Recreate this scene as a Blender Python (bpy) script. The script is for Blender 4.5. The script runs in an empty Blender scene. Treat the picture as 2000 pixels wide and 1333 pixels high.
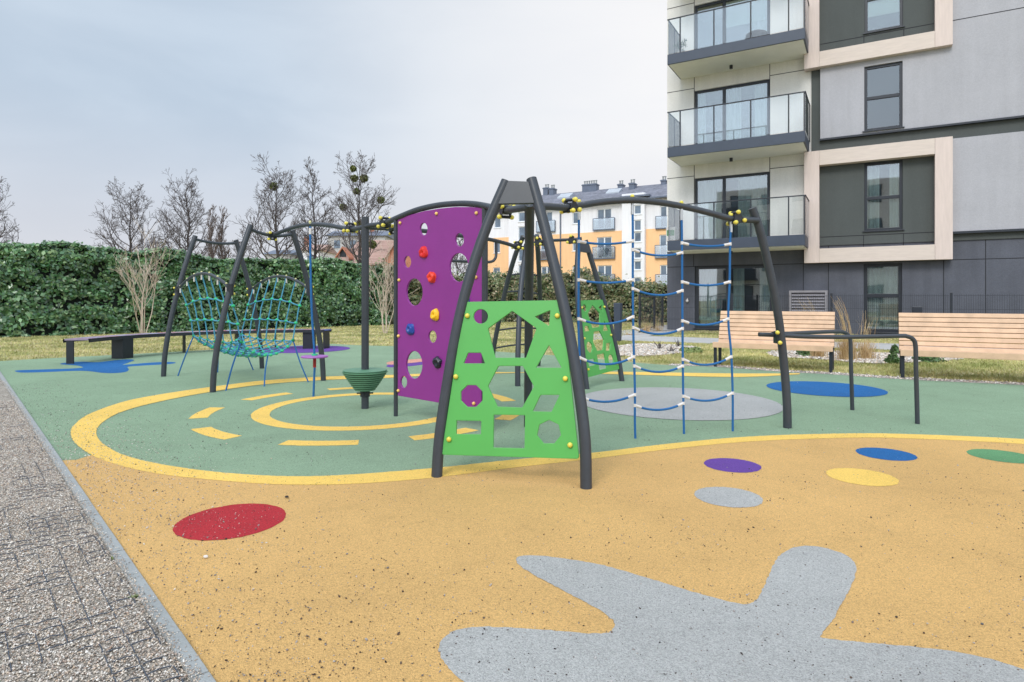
import bpy, bmesh, math, random
import numpy as np
from mathutils import Vector, Matrix, noise
from mathutils.geometry import tessellate_polygon

random.seed(7)
rng = np.random.default_rng(7)
scene = bpy.context.scene
COL = scene.collection

# ------------------------------------------------------------------ camera
F, H, CX, HY = 1210.0, 1.15, 1000.0, 585.0      # focal (px of a 2000 px frame), eye height, centre, horizon
cam_d = bpy.data.cameras.new("camera")
cam = bpy.data.objects.new("camera", cam_d); COL.objects.link(cam)
cam.location = (0, 0, H); cam.rotation_euler = (math.radians(90), 0, 0)
cam_d.sensor_width = 36; cam_d.lens = 36 * F / 2000
cam_d.shift_y = -(666.5 - HY) / 2000
cam_d.clip_start = 0.05; cam_d.clip_end = 2000
scene.camera = cam

# ------------------------------------------------------------------ sky and sun
SUN_EL, SUN_AZ = 40.0, 205.0        # azimuth measured from +Y towards +X
w = bpy.data.worlds.new("World"); scene.world = w; w.use_nodes = True
nt = w.node_tree; N = nt.nodes; L = nt.links; N.clear()
out = N.new("ShaderNodeOutputWorld"); bg = N.new("ShaderNodeBackground")
bg.inputs["Strength"].default_value = 0.1
sky = N.new("ShaderNodeTexSky"); sky.sky_type = 'NISHITA'; sky.sun_disc = False
sky.sun_elevation = math.radians(SUN_EL); sky.sun_rotation = math.radians(SUN_AZ)
sky.air_density = 1.0; sky.dust_density = 2.0; sky.ozone_density = 1.0
tc = N.new("ShaderNodeTexCoord")
sep = N.new("ShaderNodeSeparateXYZ"); L.new(tc.outputs["Generated"], sep.inputs[0])
def vmath(op, a, b=None, val=None):
    n = N.new("ShaderNodeVectorMath"); n.operation = op
    L.new(a, n.inputs[0])
    if b is not None:
        if hasattr(b, "default_value") or hasattr(b, "links"): L.new(b, n.inputs[1])
        else: n.inputs[1].default_value = b
    return n
def fmath(op, a, b=None):
    n = N.new("ShaderNodeMath"); n.operation = op
    for i, x in enumerate((a, b)):
        if x is None: continue
        if isinstance(x, (int, float)): n.inputs[i].default_value = x
        else: L.new(x, n.inputs[i])
    return n.outputs[0]
# brightness towards the right-hand side of the sky, where the sun stands behind the cloud
dotn = vmath('DOT_PRODUCT', tc.outputs["Generated"], (0.50, 0.80, 0.33))
side = N.new("ShaderNodeMapRange"); side.inputs[1].default_value = 0.58; side.inputs[2].default_value = 1.0
side.interpolation_type = 'SMOOTHSTEP'; L.new(dotn.outputs["Value"], side.inputs[0])
# stretched cloud noise
mp = N.new("ShaderNodeMapping"); mp.inputs["Scale"].default_value = (1.3, 1.3, 4.2); L.new(tc.outputs["Generated"], mp.inputs[0])
nz = N.new("ShaderNodeTexNoise"); nz.inputs["Scale"].default_value = 1.7; nz.inputs["Detail"].default_value = 6; nz.inputs["Roughness"].default_value = 0.5
nz.inputs["Distortion"].default_value = 0.4
L.new(mp.outputs[0], nz.inputs["Vector"])
cl = N.new("ShaderNodeMapRange"); cl.inputs[1].default_value = 0.36; cl.inputs[2].default_value = 0.66
cl.interpolation_type = 'SMOOTHSTEP'; L.new(nz.outputs["Fac"], cl.inputs[0])
def rgbmix(fac, a, b):
    m = N.new("ShaderNodeMix"); m.data_type = 'RGBA'
    if isinstance(fac, float): m.inputs[0].default_value = fac
    else: L.new(fac, m.inputs[0])
    for s, x in ((6, a), (7, b)):
        if isinstance(x, tuple): m.inputs[s].default_value = (*x, 1)
        else: L.new(x, m.inputs[s])
    return m.outputs[2]
left = rgbmix(cl.outputs[0], (5.0, 5.95, 7.1), (5.75, 6.7, 7.8))
right = rgbmix(cl.outputs[0], (8.9, 8.9, 9.05), (9.3, 9.2, 9.2))
clouds = rgbmix(side.outputs[0], left, right)
# warm pale band low over the horizon
low = N.new("ShaderNodeMapRange"); low.inputs[1].default_value = 0.30; low.inputs[2].default_value = 0.04
low.interpolation_type = 'SMOOTHSTEP'; L.new(sep.outputs["Z"], low.inputs[0])
lowf = fmath('MULTIPLY', low.outputs[0], 0.65)
clouds = rgbmix(lowf, clouds, (7.1, 6.9, 7.25))
# overcast zenith is brighter than the horizon
zen = N.new("ShaderNodeMapRange"); zen.inputs[1].default_value = 0.45; zen.inputs[2].default_value = 0.95
zen.inputs[3].default_value = 1.0; zen.inputs[4].default_value = 1.75; L.new(sep.outputs["Z"], zen.inputs[0])
zm = N.new("ShaderNodeVectorMath"); zm.operation = 'SCALE'; L.new(clouds, zm.inputs[0]); L.new(zen.outputs[0], zm.inputs["Scale"])
# the cloud is thinner and brighter on the sun's side, behind the camera
back = N.new("ShaderNodeMapRange"); back.inputs[1].default_value = 0.15; back.inputs[2].default_value = -0.7
back.inputs[3].default_value = 1.0; back.inputs[4].default_value = 2.1; back.interpolation_type = 'SMOOTHSTEP'; L.new(sep.outputs["Y"], back.inputs[0])
zb_ = N.new("ShaderNodeVectorMath"); zb_.operation = 'SCALE'; L.new(zm.outputs[0], zb_.inputs[0]); L.new(back.outputs[0], zb_.inputs["Scale"])
L.new(rgbmix(0.06, zb_.outputs[0], sky.outputs[0]), bg.inputs["Color"]); L.new(bg.outputs[0], out.inputs[0])

sun_d = bpy.data.lights.new("sun", 'SUN'); sun_d.energy = 1.55; sun_d.angle = math.radians(20); sun_d.color = (1, 0.965, 0.9)
sun = bpy.data.objects.new("sun", sun_d); COL.objects.link(sun)
a, e = math.radians(SUN_AZ), math.radians(SUN_EL)
sun.rotation_euler = Vector((math.sin(a) * math.cos(e), math.cos(a) * math.cos(e), math.sin(e))).to_track_quat('Z', 'Y').to_euler()

scene.view_settings.view_transform = 'Standard'; scene.view_settings.look = 'None'
scene.view_settings.exposure = 0.12; scene.view_settings.gamma = 1.0
scene.cycles.max_bounces = 6; scene.cycles.transparent_max_bounces = 16
scene.cycles.use_denoising = True
scene.cycles.sample_clamp_indirect = 4.0

# ------------------------------------------------------------------ measuring helpers
def G(px, py, z=0.0):
    """the ground point seen at that place of the photograph"""
    Y = F * (H - z) / (py - HY)
    return Vector(((px - CX) / F * Y, Y, z))
def P(px, py, Y):
    return Vector(((px - CX) / F * Y, Y, H - (py - HY) / F * Y))
def on_plane(px, py, o, n):
    d = Vector(((px - CX) / F, 1.0, -(py - HY) / F)); c = Vector((0, 0, H))
    t = (o - c).dot(n) / d.dot(n)
    return c + d * t
def smooth_path(pts, k=8, closed=False):
    """Catmull-Rom through the points"""
    pts = [Vector(p) for p in pts]; n = len(pts); res = []
    rng_ = range(n if closed else n - 1)
    for i in rng_:
        p1, p2 = pts[i], pts[(i + 1) % n]
        p0 = pts[i - 1] if (i > 0 or closed) else p1 * 2 - p2
        p3 = pts[(i + 2) % n] if (i + 2 < n or closed) else p2 * 2 - p1
        for j in range(k):
            t = j / k
            res.append(0.5 * ((2 * p1) + (p2 - p0) * t + (2 * p0 - 5 * p1 + 4 * p2 - p3) * t * t + (3 * p1 - p0 - 3 * p2 + p3) * t ** 3))
    if not closed: res.append(pts[-1].copy())
    return res

# ------------------------------------------------------------------ materials
def s2l(v):
    v /= 255.0
    return v / 12.92 if v <= 0.04045 else ((v + 0.055) / 1.055) ** 2.4
def C(r, g, b, m=1.0): return (s2l(r) * m, s2l(g) * m, s2l(b) * m)
MATS = {}
def mat(name, col, rough=0.6, var=0.12, scale=6.0, bump=0.0, bscale=None, metallic=0.0, spec=0.5, cols=None, island=False,
        speck=None, grain=None, coat=0.0, stretch=None, streak=0.0, stain=0.0, patch=None):
    """procedural material: base colour with noise variation, optional per-piece colours, specks, grain and bump"""
    m = bpy.data.materials.new(name); m.use_nodes = True; t = m.node_tree
    p = t.nodes["Principled BSDF"]
    p.inputs["Roughness"].default_value = rough; p.inputs["Metallic"].default_value = metallic
    p.inputs["Specular IOR Level"].default_value = spec
    if coat: p.inputs["Coat Weight"].default_value = coat; p.inputs["Coat Roughness"].default_value = 0.15
    tc = t.nodes.new("ShaderNodeTexCoord"); co = tc.outputs["Object"]
    if stretch:
        mp = t.nodes.new("ShaderNodeMapping"); mp.inputs["Scale"].default_value = stretch
        t.links.new(co, mp.inputs[0]); co = mp.outputs[0]
    def mix(fac, a, b, mode='MIX'):
        x = t.nodes.new("ShaderNodeMix"); x.data_type = 'RGBA'; x.blend_type = mode
        for s, v in ((0, fac), (6, a), (7, b)):
            if isinstance(v, (int, float)): x.inputs[s].default_value = v
            elif isinstance(v, tuple): x.inputs[s].default_value = (*v, 1)
            else: t.links.new(v, x.inputs[s])
        return x.outputs[2]
    if island and cols:
        g = t.nodes.new("ShaderNodeNewGeometry"); r = t.nodes.new("ShaderNodeValToRGB")
        r.color_ramp.interpolation = 'LINEAR'
        el = r.color_ramp.elements
        while len(el) < len(cols): el.new(0.5)
        for i, c_ in enumerate(cols):
            el[i].position = i / (len(cols) - 1); el[i].color = (*c_, 1)
        t.links.new(g.outputs["Random Per Island"], r.inputs[0]); base = r.outputs[0]
    else:
        base = col
    if var:
        n = t.nodes.new("ShaderNodeTexNoise"); n.inputs["Scale"].default_value = scale; n.inputs["Detail"].default_value = 5
        n.inputs["Roughness"].default_value = 0.6
        t.links.new(co, n.inputs["Vector"])
        mr = t.nodes.new("ShaderNodeMapRange"); mr.inputs[1].default_value = 0.3; mr.inputs[2].default_value = 0.7
        mr.inputs[3].default_value = 1 - var; mr.inputs[4].default_value = 1 + var
        t.links.new(n.outputs["Fac"], mr.inputs[0])
        base = mix(1.0, base, mr.outputs[0], 'MULTIPLY')
    if patch:                       # (colour, noise scale): patches of a second colour
        n = t.nodes.new("ShaderNodeTexNoise"); n.inputs["Scale"].default_value = patch[1]; n.inputs["Detail"].default_value = 6; n.inputs["Roughness"].default_value = 0.65
        t.links.new(tc.outputs["Object"], n.inputs["Vector"])
        mr = t.nodes.new("ShaderNodeMapRange"); mr.inputs[1].default_value = 0.44; mr.inputs[2].default_value = 0.62; mr.inputs[4].default_value = patch[2]
        t.links.new(n.outputs["Fac"], mr.inputs[0]); base = mix(mr.outputs[0], base, patch[0])
    if stain:                       # trodden, slightly dirty patches
        n = t.nodes.new("ShaderNodeTexNoise"); n.inputs["Scale"].default_value = 2.6; n.inputs["Detail"].default_value = 9; n.inputs["Roughness"].default_value = 0.7; n.inputs["Distortion"].default_value = 0.6
        t.links.new(tc.outputs["Object"], n.inputs["Vector"])
        mr = t.nodes.new("ShaderNodeMapRange"); mr.inputs[1].default_value = 0.5; mr.inputs[2].default_value = 0.72; mr.inputs[3].default_value = 1.0; mr.inputs[4].default_value = 1 - stain
        t.links.new(n.outputs["Fac"], mr.inputs[0]); base = mix(1.0, base, mr.outputs[0], 'MULTIPLY')
    if streak:
        mp2 = t.nodes.new("ShaderNodeMapping"); mp2.inputs["Scale"].default_value = (2.2, 2.2, 0.16); t.links.new(tc.outputs["Object"], mp2.inputs[0])
        n = t.nodes.new("ShaderNodeTexNoise"); n.inputs["Scale"].default_value = 2.0; n.inputs["Detail"].default_value = 6
        t.links.new(mp2.outputs[0], n.inputs["Vector"])
        mr = t.nodes.new("ShaderNodeMapRange"); mr.inputs[1].default_value = 0.35; mr.inputs[2].default_value = 0.7
        mr.inputs[3].default_value = 1 + streak * .5; mr.inputs[4].default_value = 1 - streak
        t.links.new(n.outputs["Fac"], mr.inputs[0])
        base = mix(1.0, base, mr.outputs[0], 'MULTIPLY')
    hgt = None
    if grain:                       # (cell scale, amount): crumb structure of rubber, render, stone
        v = t.nodes.new("ShaderNodeTexVoronoi"); v.inputs["Scale"].default_value = grain[0]
        t.links.new(co, v.inputs["Vector"])
        s = t.nodes.new("ShaderNodeSeparateColor"); t.links.new(v.outputs["Color"], s.inputs[0])
        mr = t.nodes.new("ShaderNodeMapRange"); mr.inputs[3].default_value = 1 - grain[1]; mr.inputs[4].default_value = 1 + grain[1]
        t.links.new(s.outputs[0], mr.inputs[0])
        base = mix(1.0, base, mr.outputs[0], 'MULTIPLY')
        hgt = v.outputs["Distance"]
    if speck:                       # (scale, threshold, colour): scattered specks
        v = t.nodes.new("ShaderNodeTexVoronoi"); v.inputs["Scale"].default_value = speck[0]
        t.links.new(co, v.inputs["Vector"])
        lt = t.nodes.new("ShaderNodeMath"); lt.operation = 'LESS_THAN'; lt.inputs[1].default_value = speck[1]
        t.links.new(v.outputs["Distance"], lt.inputs[0])
        base = mix(lt.outputs[0], base, speck[2])
    if isinstance(base, tuple): p.inputs["Base Color"].default_value = (*base, 1)
    else: t.links.new(base, p.inputs["Base Color"])
    if bump:
        b = t.nodes.new("ShaderNodeBump"); b.inputs["Strength"].default_value = min(1.0, bump); b.inputs["Distance"].default_value = 0.01
        if hgt is not None and bscale is None: t.links.new(hgt, b.inputs["Height"]); b.invert = True
        else:
            n = t.nodes.new("ShaderNodeTexNoise"); n.inputs["Scale"].default_value = bscale or 60; n.inputs["Detail"].default_value = 4
            t.links.new(co, n.inputs["Vector"]); t.links.new(n.outputs["Fac"], b.inputs["Height"])
        t.links.new(b.outputs[0], p.inputs["Normal"])
    MATS[name] = m
    return m
def glass_mat(name, tint, refl, rough=0.02):
    m = bpy.data.materials.new(name); m.use_nodes = True; t = m.node_tree; t.nodes.clear()
    o = t.nodes.new("ShaderNodeOutputMaterial"); tr = t.nodes.new("ShaderNodeBsdfTransparent"); gl = t.nodes.new("ShaderNodeBsdfGlossy")
    tr.inputs[0].default_value = (*tint, 1); gl.inputs["Roughness"].default_value = rough; gl.inputs[0].default_value = (0.95, 0.97, 1, 1)
    f = t.nodes.new("ShaderNodeFresnel"); f.inputs["IOR"].default_value = 1.5
    mr = t.nodes.new("ShaderNodeMapRange"); mr.inputs[1].default_value = 0.0; mr.inputs[2].default_value = 1.0
    mr.inputs[3].default_value = refl; mr.inputs[4].default_value = 1.0
    t.links.new(f.outputs[0], mr.inputs[0])
    mx = t.nodes.new("ShaderNodeMixShader"); t.links.new(mr.outputs[0], mx.inputs[0])
    # slightly wavy panes
    n = t.nodes.new("ShaderNodeTexNoise"); n.inputs["Scale"].default_value = 0.9; n.inputs["Detail"].default_value = 1
    tc = t.nodes.new("ShaderNodeTexCoord"); t.links.new(tc.outputs["Object"], n.inputs["Vector"])
    b = t.nodes.new("ShaderNodeBump"); b.inputs["Strength"].default_value = 0.04; b.inputs["Distance"].default_value = 0.05
    t.links.new(n.outputs["Fac"], b.inputs["Height"]); t.links.new(b.outputs[0], gl.inputs["Normal"])
    t.links.new(tr.outputs[0], mx.inputs[1]); t.links.new(gl.outputs[0], mx.inputs[2]); t.links.new(mx.outputs[0], o.inputs[0])
    MATS[name] = m
    return m

RUB = dict(rough=0.85, spec=0.3, scale=0.9, var=0.08, bump=0.6, stain=.10)
mat('tan_rubber', C(222, 177, 112, .92), grain=(260, .22), **RUB)
mat('green_rubber', C(147, 171, 140, .88), grain=(240, .24), **RUB)
mat('yellow_rubber', C(250, 206, 106, .95), grain=(240, .16), **RUB)
mat('grey_rubber', C(180, 178, 174, .95), grain=(260, .25), **RUB)
mat('red_rubber', C(188, 46, 54, .9), grain=(260, .25), **RUB)
mat('blue_rubber', C(34, 108, 172, .85), grain=(240, .25), **RUB)
mat('purple_rubber', C(110, 72, 158, .9), grain=(240, .22), **RUB)
mat('mint_rubber', C(104, 156, 108, .9), grain=(240, .22), **RUB)
mat('peach_rubber', C(226, 160, 140, .9), grain=(240, .22), **RUB)
mat('kerb_concrete', C(176, 178, 176, .72), rough=0.9, var=.10, scale=9, grain=(300, .10), bump=.25)
mat('gravel_bed', C(184, 172, 158, .75), rough=0.9, var=.2, scale=3, grain=(110, .55), bump=1.0)
mat('pebbles_far', C(190, 180, 172, .6), rough=0.9, var=.25, scale=3, grain=(28, .5), bump=1.0)
mat('stone_mix', None, rough=0.85, var=.15, scale=200, island=True,
    cols=[C(124, 116, 108), C(204, 180, 156), C(222, 214, 204), C(160, 152, 144), C(214, 196, 174), C(238, 232, 224), C(164, 134, 114), C(202, 192, 182), C(110, 104, 98), C(196, 184, 170)])
mat('crumb_mix', None, rough=0.85, var=.1, scale=200, island=True,
    cols=[C(44, 37, 34), C(84, 66, 54), C(52, 46, 42), C(180, 172, 166), C(110, 92, 80), C(34, 30, 28), C(196, 190, 186), C(70, 60, 54)])
mat('pale_stone', C(216, 208, 200), rough=0.9, var=.15, scale=60)
mat('dark_stone', C(64, 56, 50), rough=0.9, var=.2, scale=60)
mat('grid_plastic', C(62, 70, 82), rough=0.5, var=.2, scale=30)
mat('lawn_soil', C(188, 172, 128, .8), rough=1.0, var=.35, scale=1.1, patch=(C(112, 122, 60), .9, .75), grain=(60, .4), bump=.6)
mat('grass_blades', None, rough=0.7, spec=.25, var=.3, scale=.5, island=True, patch=(C(112, 124, 58), .9, .7),
    cols=[C(206, 192, 132), C(176, 176, 108), C(224, 208, 156), C(158, 166, 92), C(212, 196, 144), C(184, 174, 116)])
mat('dry_straw', None, rough=0.7, spec=.25, var=.2, scale=2, island=True, cols=[C(206, 176, 126), C(186, 150, 104), C(222, 196, 152), C(168, 140, 100)])
mat('paving', C(196, 192, 188, .8), rough=0.9, var=.12, scale=1.5, grain=(40, .1), bump=.2)
mat('steel', C(54, 58, 64), rough=0.42, var=.10, scale=14, metallic=0.0, spec=.5, bump=.04, bscale=400)
mat('dark_steel', C(36, 39, 45), rough=0.45, var=.12, scale=10, spec=.5, bump=.04, bscale=400)
mat('green_panel', C(90, 178, 86, .85), rough=0.42, var=.04, scale=3, bump=.05, bscale=300)
mat('purple_panel', C(134, 42, 132), rough=0.42, var=.05, scale=3, bump=.05, bscale=300)
mat('yellow_cap', C(222, 206, 84), rough=0.3, var=.08, scale=30)
mat('amber_cap', C(240, 196, 110), rough=0.3, var=.08, scale=30)
mat('pale_cap', C(214, 208, 150), rough=0.35, var=.08, scale=30)
mat('hold_red', C(214, 38, 36), rough=0.4, var=.1, scale=40, bump=.1, bscale=120)
mat('hold_orange', C(228, 62, 40), rough=0.4, var=.1, scale=40, bump=.1, bscale=120)
mat('hold_yellow', C(246, 190, 24), rough=0.4, var=.1, scale=40, bump=.1, bscale=120)
mat('hold_blue', C(30, 68, 150), rough=0.4, var=.1, scale=40, bump=.1, bscale=120)
mat('hold_black', C(34, 36, 50), rough=0.4, var=.1, scale=40, bump=.1, bscale=120)
mat('blue_rope', C(28, 98, 158), rough=0.75, var=.18, scale=160, bump=.5, bscale=260)
mat('net_rope', C(74, 146, 172), rough=0.75, var=.2, scale=130, bump=.5, bscale=260)
mat('net_knot', C(48, 184, 124), rough=0.5, var=.12, scale=40)
mat('ferrule_white', C(214, 208, 204), rough=0.45, var=.08, scale=40)
mat('alloy', C(196, 198, 200), rough=0.35, var=.06, scale=30, metallic=.6)
mat('red_sleeve', C(170, 36, 36), rough=0.5)
mat('spinner_green', C(88, 132, 102), rough=0.5, var=.06, scale=8)
mat('seat_purple', C(158, 92, 170), rough=0.45, var=.05, scale=8)
mat('bench_wood', None, rough=0.6, var=.16, scale=2.5, stretch=(2, 2, 2), island=True, streak=0,
    cols=[C(222, 187, 155), C(206, 170, 138), C(230, 197, 167), C(214, 179, 147)], bump=.15, bscale=40)
mat('slat_paint', None, rough=0.55, var=.1, scale=20, island=True,
    cols=[C(150, 146, 152), C(120, 110, 122), C(176, 66, 70), C(140, 134, 150), C(70, 92, 160), C(196, 190, 192), C(130, 116, 130), C(106, 84, 138)])
mat('white_render', C(230, 226, 220, .95), rough=0.9, var=.05, scale=.8, grain=(55, .05), bump=.15, streak=.06)
mat('grey_render', C(182, 180, 184, .84), rough=0.9, var=.05, scale=.8, grain=(55, .06), bump=.2, streak=.05)
mat('olive_render', C(88, 92, 90, .8), rough=0.9, var=.05, scale=.9, grain=(60, .06), bump=.15, streak=.05)
mat('plinth_render', C(98, 100, 110, .75), rough=0.85, var=.12, scale=1.1, grain=(60, .08), bump=.15, streak=.10)
mat('joint', C(40, 40, 44), rough=0.9, var=0)
mat('wood_board', C(212, 196, 184, .95), rough=0.75, var=.06, scale=2.2, stretch=(1.2, 1.2, 9), bump=.1, bscale=30)
mat('wood_board_upright', C(214, 196, 186, .95), rough=0.75, var=.06, scale=2.2, stretch=(9, 9, 1.0), bump=.1, bscale=30)
mat('anthracite', C(58, 66, 80), rough=0.45, var=.08, scale=3)
mat('frame_dark', C(36, 40, 48), rough=0.4, var=.08, scale=6)
mat('soffit', C(238, 236, 226, 1), rough=0.9, var=.06, scale=1.2)
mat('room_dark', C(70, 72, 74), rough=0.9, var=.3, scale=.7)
mat('curtain', C(206, 210, 208, .9), rough=0.9, var=.14, scale=1.2, stretch=(14, 14, .3))
mat('blind', C(196, 206, 196, .9), rough=0.8, var=.10, scale=2, stretch=(.4, .4, 30))
glass_mat('window_glass', (0.80, 0.86, 0.85), 0.15)
glass_mat('balcony_glass', (0.95, 0.97, 0.97), 0.05, 0.01)
mat('louvre_grey', C(134, 130, 134), rough=0.6, var=.08, scale=6)
mat('wicker', C(110, 104, 104), rough=0.8, var=.3, scale=30, bump=.4, bscale=90)
mat('orange_render', C(244, 196, 146, 1), rough=0.9, var=.06, scale=.4, streak=.06)
mat('pale_render', C(232, 230, 232, 1), rough=0.9, var=.05, scale=.4, streak=.06)
mat('slate_roof', C(140, 142, 154, .9), rough=0.7, var=.12, scale=.6, grain=(3.2, .18), bump=.2)
mat('roof_metal', C(96, 104, 120), rough=0.5, var=.1, scale=2)
mat('white_pvc', C(226, 228, 230), rough=0.4, var=.04, scale=3)
mat('far_pane', C(96, 112, 128), rough=0.12, var=.45, scale=.8, spec=.7)
glass_mat('balustrade_pane', (0.80, 0.88, 0.90), 0.22, 0.05)
mat('skylight_pane', C(164, 170, 178), rough=0.2, var=.1, scale=.8)
mat('clay_tile', C(184, 152, 140, .85), rough=0.85, var=.14, scale=.9, streak=0)
mat('brick', C(188, 124, 98, .85), rough=0.9, var=.14, scale=1.2, grain=(6, .12))
mat('plaster_pink', C(196, 164, 158, .85), rough=0.9, var=.15, scale=1.0)
mat('ivy_leaf', None, rough=0.30, spec=.7, var=.3, scale=.7, island=True,
    cols=[C(52, 94, 54), C(78, 118, 68), C(34, 66, 38), C(104, 142, 84), C(62, 104, 60), C(138, 162, 110), C(40, 76, 42)])
mat('ivy_core', C(20, 28, 20), rough=1.0, var=.4, scale=3, bump=.8, bscale=12)  # near-black tone paints the deep shade between hedge leaves
mat('laurel_leaf', None, rough=0.42, spec=.4, var=.35, scale=.6, island=True,
    cols=[C(66, 92, 54), C(92, 110, 66), C(132, 128, 92), C(56, 78, 48), C(168, 150, 120), C(88, 112, 68)])
mat('shrub_leaf', None, rough=0.5, var=.3, scale=3, island=True, cols=[C(60, 92, 44), C(86, 116, 56), C(48, 74, 40), C(110, 130, 70)])
mat('weed_leaf', None, rough=0.6, var=.2, scale=30, island=True, cols=[C(116, 134, 70), C(140, 150, 90), C(96, 116, 60)])
mat('bark', C(68, 61, 60), rough=0.95, var=.25, scale=6, bump=.5, bscale=20)
mat('twig', C(90, 82, 82), rough=0.95, var=.2, scale=3)
mat('poplar_twig', C(112, 98, 92), rough=0.95, var=.2, scale=3)
mat('pale_stem', C(196, 178, 160), rough=0.9, var=.2, scale=8)
mat('mistletoe', None, rough=0.6, var=.2, scale=2, island=True, cols=[C(110, 118, 62), C(90, 100, 54), C(134, 136, 76)])

# ------------------------------------------------------------------ mesh builder
class MB:
    def __init__(s): s.v = []; s.f = []; s.m = []
    def add(s, verts, faces, mi=0):
        b = len(s.v); s.v.extend([Vector(p) for p in verts]); s.f.extend([tuple(b + i for i in f) for f in faces]); s.m.extend([mi] * len(faces))
    def box(s, lo, hi, M=None, mi=0):
        (x0, y0, z0), (x1, y1, z1) = lo, hi
        v = [Vector(p) for p in ((x0, y0, z0), (x1, y0, z0), (x1, y1, z0), (x0, y1, z0), (x0, y0, z1), (x1, y0, z1), (x1, y1, z1), (x0, y1, z1))]
        if M: v = [M(p) if callable(M) else M @ p for p in v]
        s.add(v, [(0, 3, 2, 1), (4, 5, 6, 7), (0, 1, 5, 4), (1, 2, 6, 5), (2, 3, 7, 6), (3, 0, 4, 7)], mi)
    def tube(s, pts, r, seg=12, caps=True, mi=0):
        pts = [Vector(p) for p in pts]; n = len(pts)
        rs = r if isinstance(r, (list, tuple)) else [r] * n
        t = (pts[1] - pts[0]).normalized()
        up = Vector((0, 0, 1)) if abs(t.z) < .9 else Vector((1, 0, 0))
        a = t.cross(up).normalized(); verts = []
        for i, p in enumerate(pts):
            t2 = (pts[min(i + 1, n - 1)] - pts[max(i - 1, 0)]).normalized()
            a = (a - t2 * a.dot(t2))
            a = a.normalized() if a.length > 1e-6 else t2.orthogonal().normalized()
            b = t2.cross(a)
            for k in range(seg):
                an = 2 * math.pi * k / seg
                verts.append(p + (a * math.cos(an) + b * math.sin(an)) * rs[i])
        faces = []
        for i in range(n - 1):
            for k in range(seg):
                k2 = (k + 1) % seg
                faces.append((i * seg + k, i * seg + k2, (i + 1) * seg + k2, (i + 1) * seg + k))
        if caps:
            faces.append(tuple(reversed(range(seg)))); faces.append(tuple((n - 1) * seg + k for k in range(seg)))
        s.add(verts, faces, mi)
    def ball(s, c, r, seg=10, rings=7, mi=0, scale=(1, 1, 1)):
        c = Vector(c); v = [c + Vector((0, 0, r * scale[2]))]
        for i in range(1, rings):
            th = math.pi * i / rings
            for k in range(seg):
                an = 2 * math.pi * k / seg
                v.append(c + Vector((math.sin(th) * math.cos(an) * r * scale[0], math.sin(th) * math.sin(an) * r * scale[1], math.cos(th) * r * scale[2])))
        v.append(c - Vector((0, 0, r * scale[2]))); f = []
        for k in range(seg): f.append((0, 1 + k, 1 + (k + 1) % seg))
        for i in range(rings - 2):
            for k in range(seg):
                a_, b_ = 1 + i * seg + k, 1 + i * seg + (k + 1) % seg
                f.append((a_, a_ + seg, b_ + seg, b_))
        l = len(v) - 1; o = 1 + (rings - 2) * seg
        for k in range(seg): f.append((l, o + (k + 1) % seg, o + k))
        s.add(v, f, mi)
    def lathe(s, prof, c, seg=40, mi=0):
        c = Vector(c); v = []; f = []; n = len(prof)
        for r, z in prof:
            for k in range(seg):
                an = 2 * math.pi * k / seg
                v.append(c + Vector((r * math.cos(an), r * math.sin(an), z)))
        for i in range(n - 1):
            for k in range(seg):
                k2 = (k + 1) % seg
                f.append((i * seg + k, i * seg + k2, (i + 1) * seg + k2, (i + 1) * seg + k))
        f.append(tuple(reversed(range(seg)))); f.append(tuple((n - 1) * seg + k for k in range(seg)))
        s.add(v, f, mi)
    def quad(s, a, b, c, d, mi=0): s.add([a, b, c, d], [(0, 1, 2, 3)], mi)
    def build(s, name, mats, parent=None, smooth=True, bevel=0.0):
        me = bpy.data.meshes.new(name)
        o_ = ORIG.get(parent.name, Vector()) if parent else (s.org if hasattr(s, 'org') else Vector())
        me.from_pydata([tuple(p - o_) for p in s.v], [], s.f)
        if not isinstance(mats, (list, tuple)): mats = [mats]
        for x in mats: me.materials.append(MATS[x])
        if len(mats) > 1: me.polygons.foreach_set("material_index", s.m)
        if smooth:
            me.polygons.foreach_set("use_smooth", [True] * len(me.polygons)); me.set_sharp_from_angle(angle=math.radians(38))
        me.update()
        ob = bpy.data.objects.new(name, me); COL.objects.link(ob)
        if parent: ob.parent = parent; ORIG[ob.name] = o_
        else: ob.location = o_; ORIG[ob.name] = o_
        if bevel:
            b = ob.modifiers.new("bevel", 'BEVEL'); b.width = bevel; b.segments = 2; b.limit_method = 'ANGLE'; b.angle_limit = math.radians(40)
        return ob
ORIG = {}
def tag(o, label=None, cat=None, group=None, kind=None):
    if label: o["label"] = label
    if cat: o["category"] = cat
    if group: o["group"] = group
    if kind: o["kind"] = kind
    return o
def thing(name, loc, label, cat, group=None):
    o = bpy.data.objects.new(name, None); COL.objects.link(o); o.location = loc; o.empty_display_size = .2
    ORIG[o.name] = Vector(loc)
    return tag(o, label, cat, group)
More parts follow.
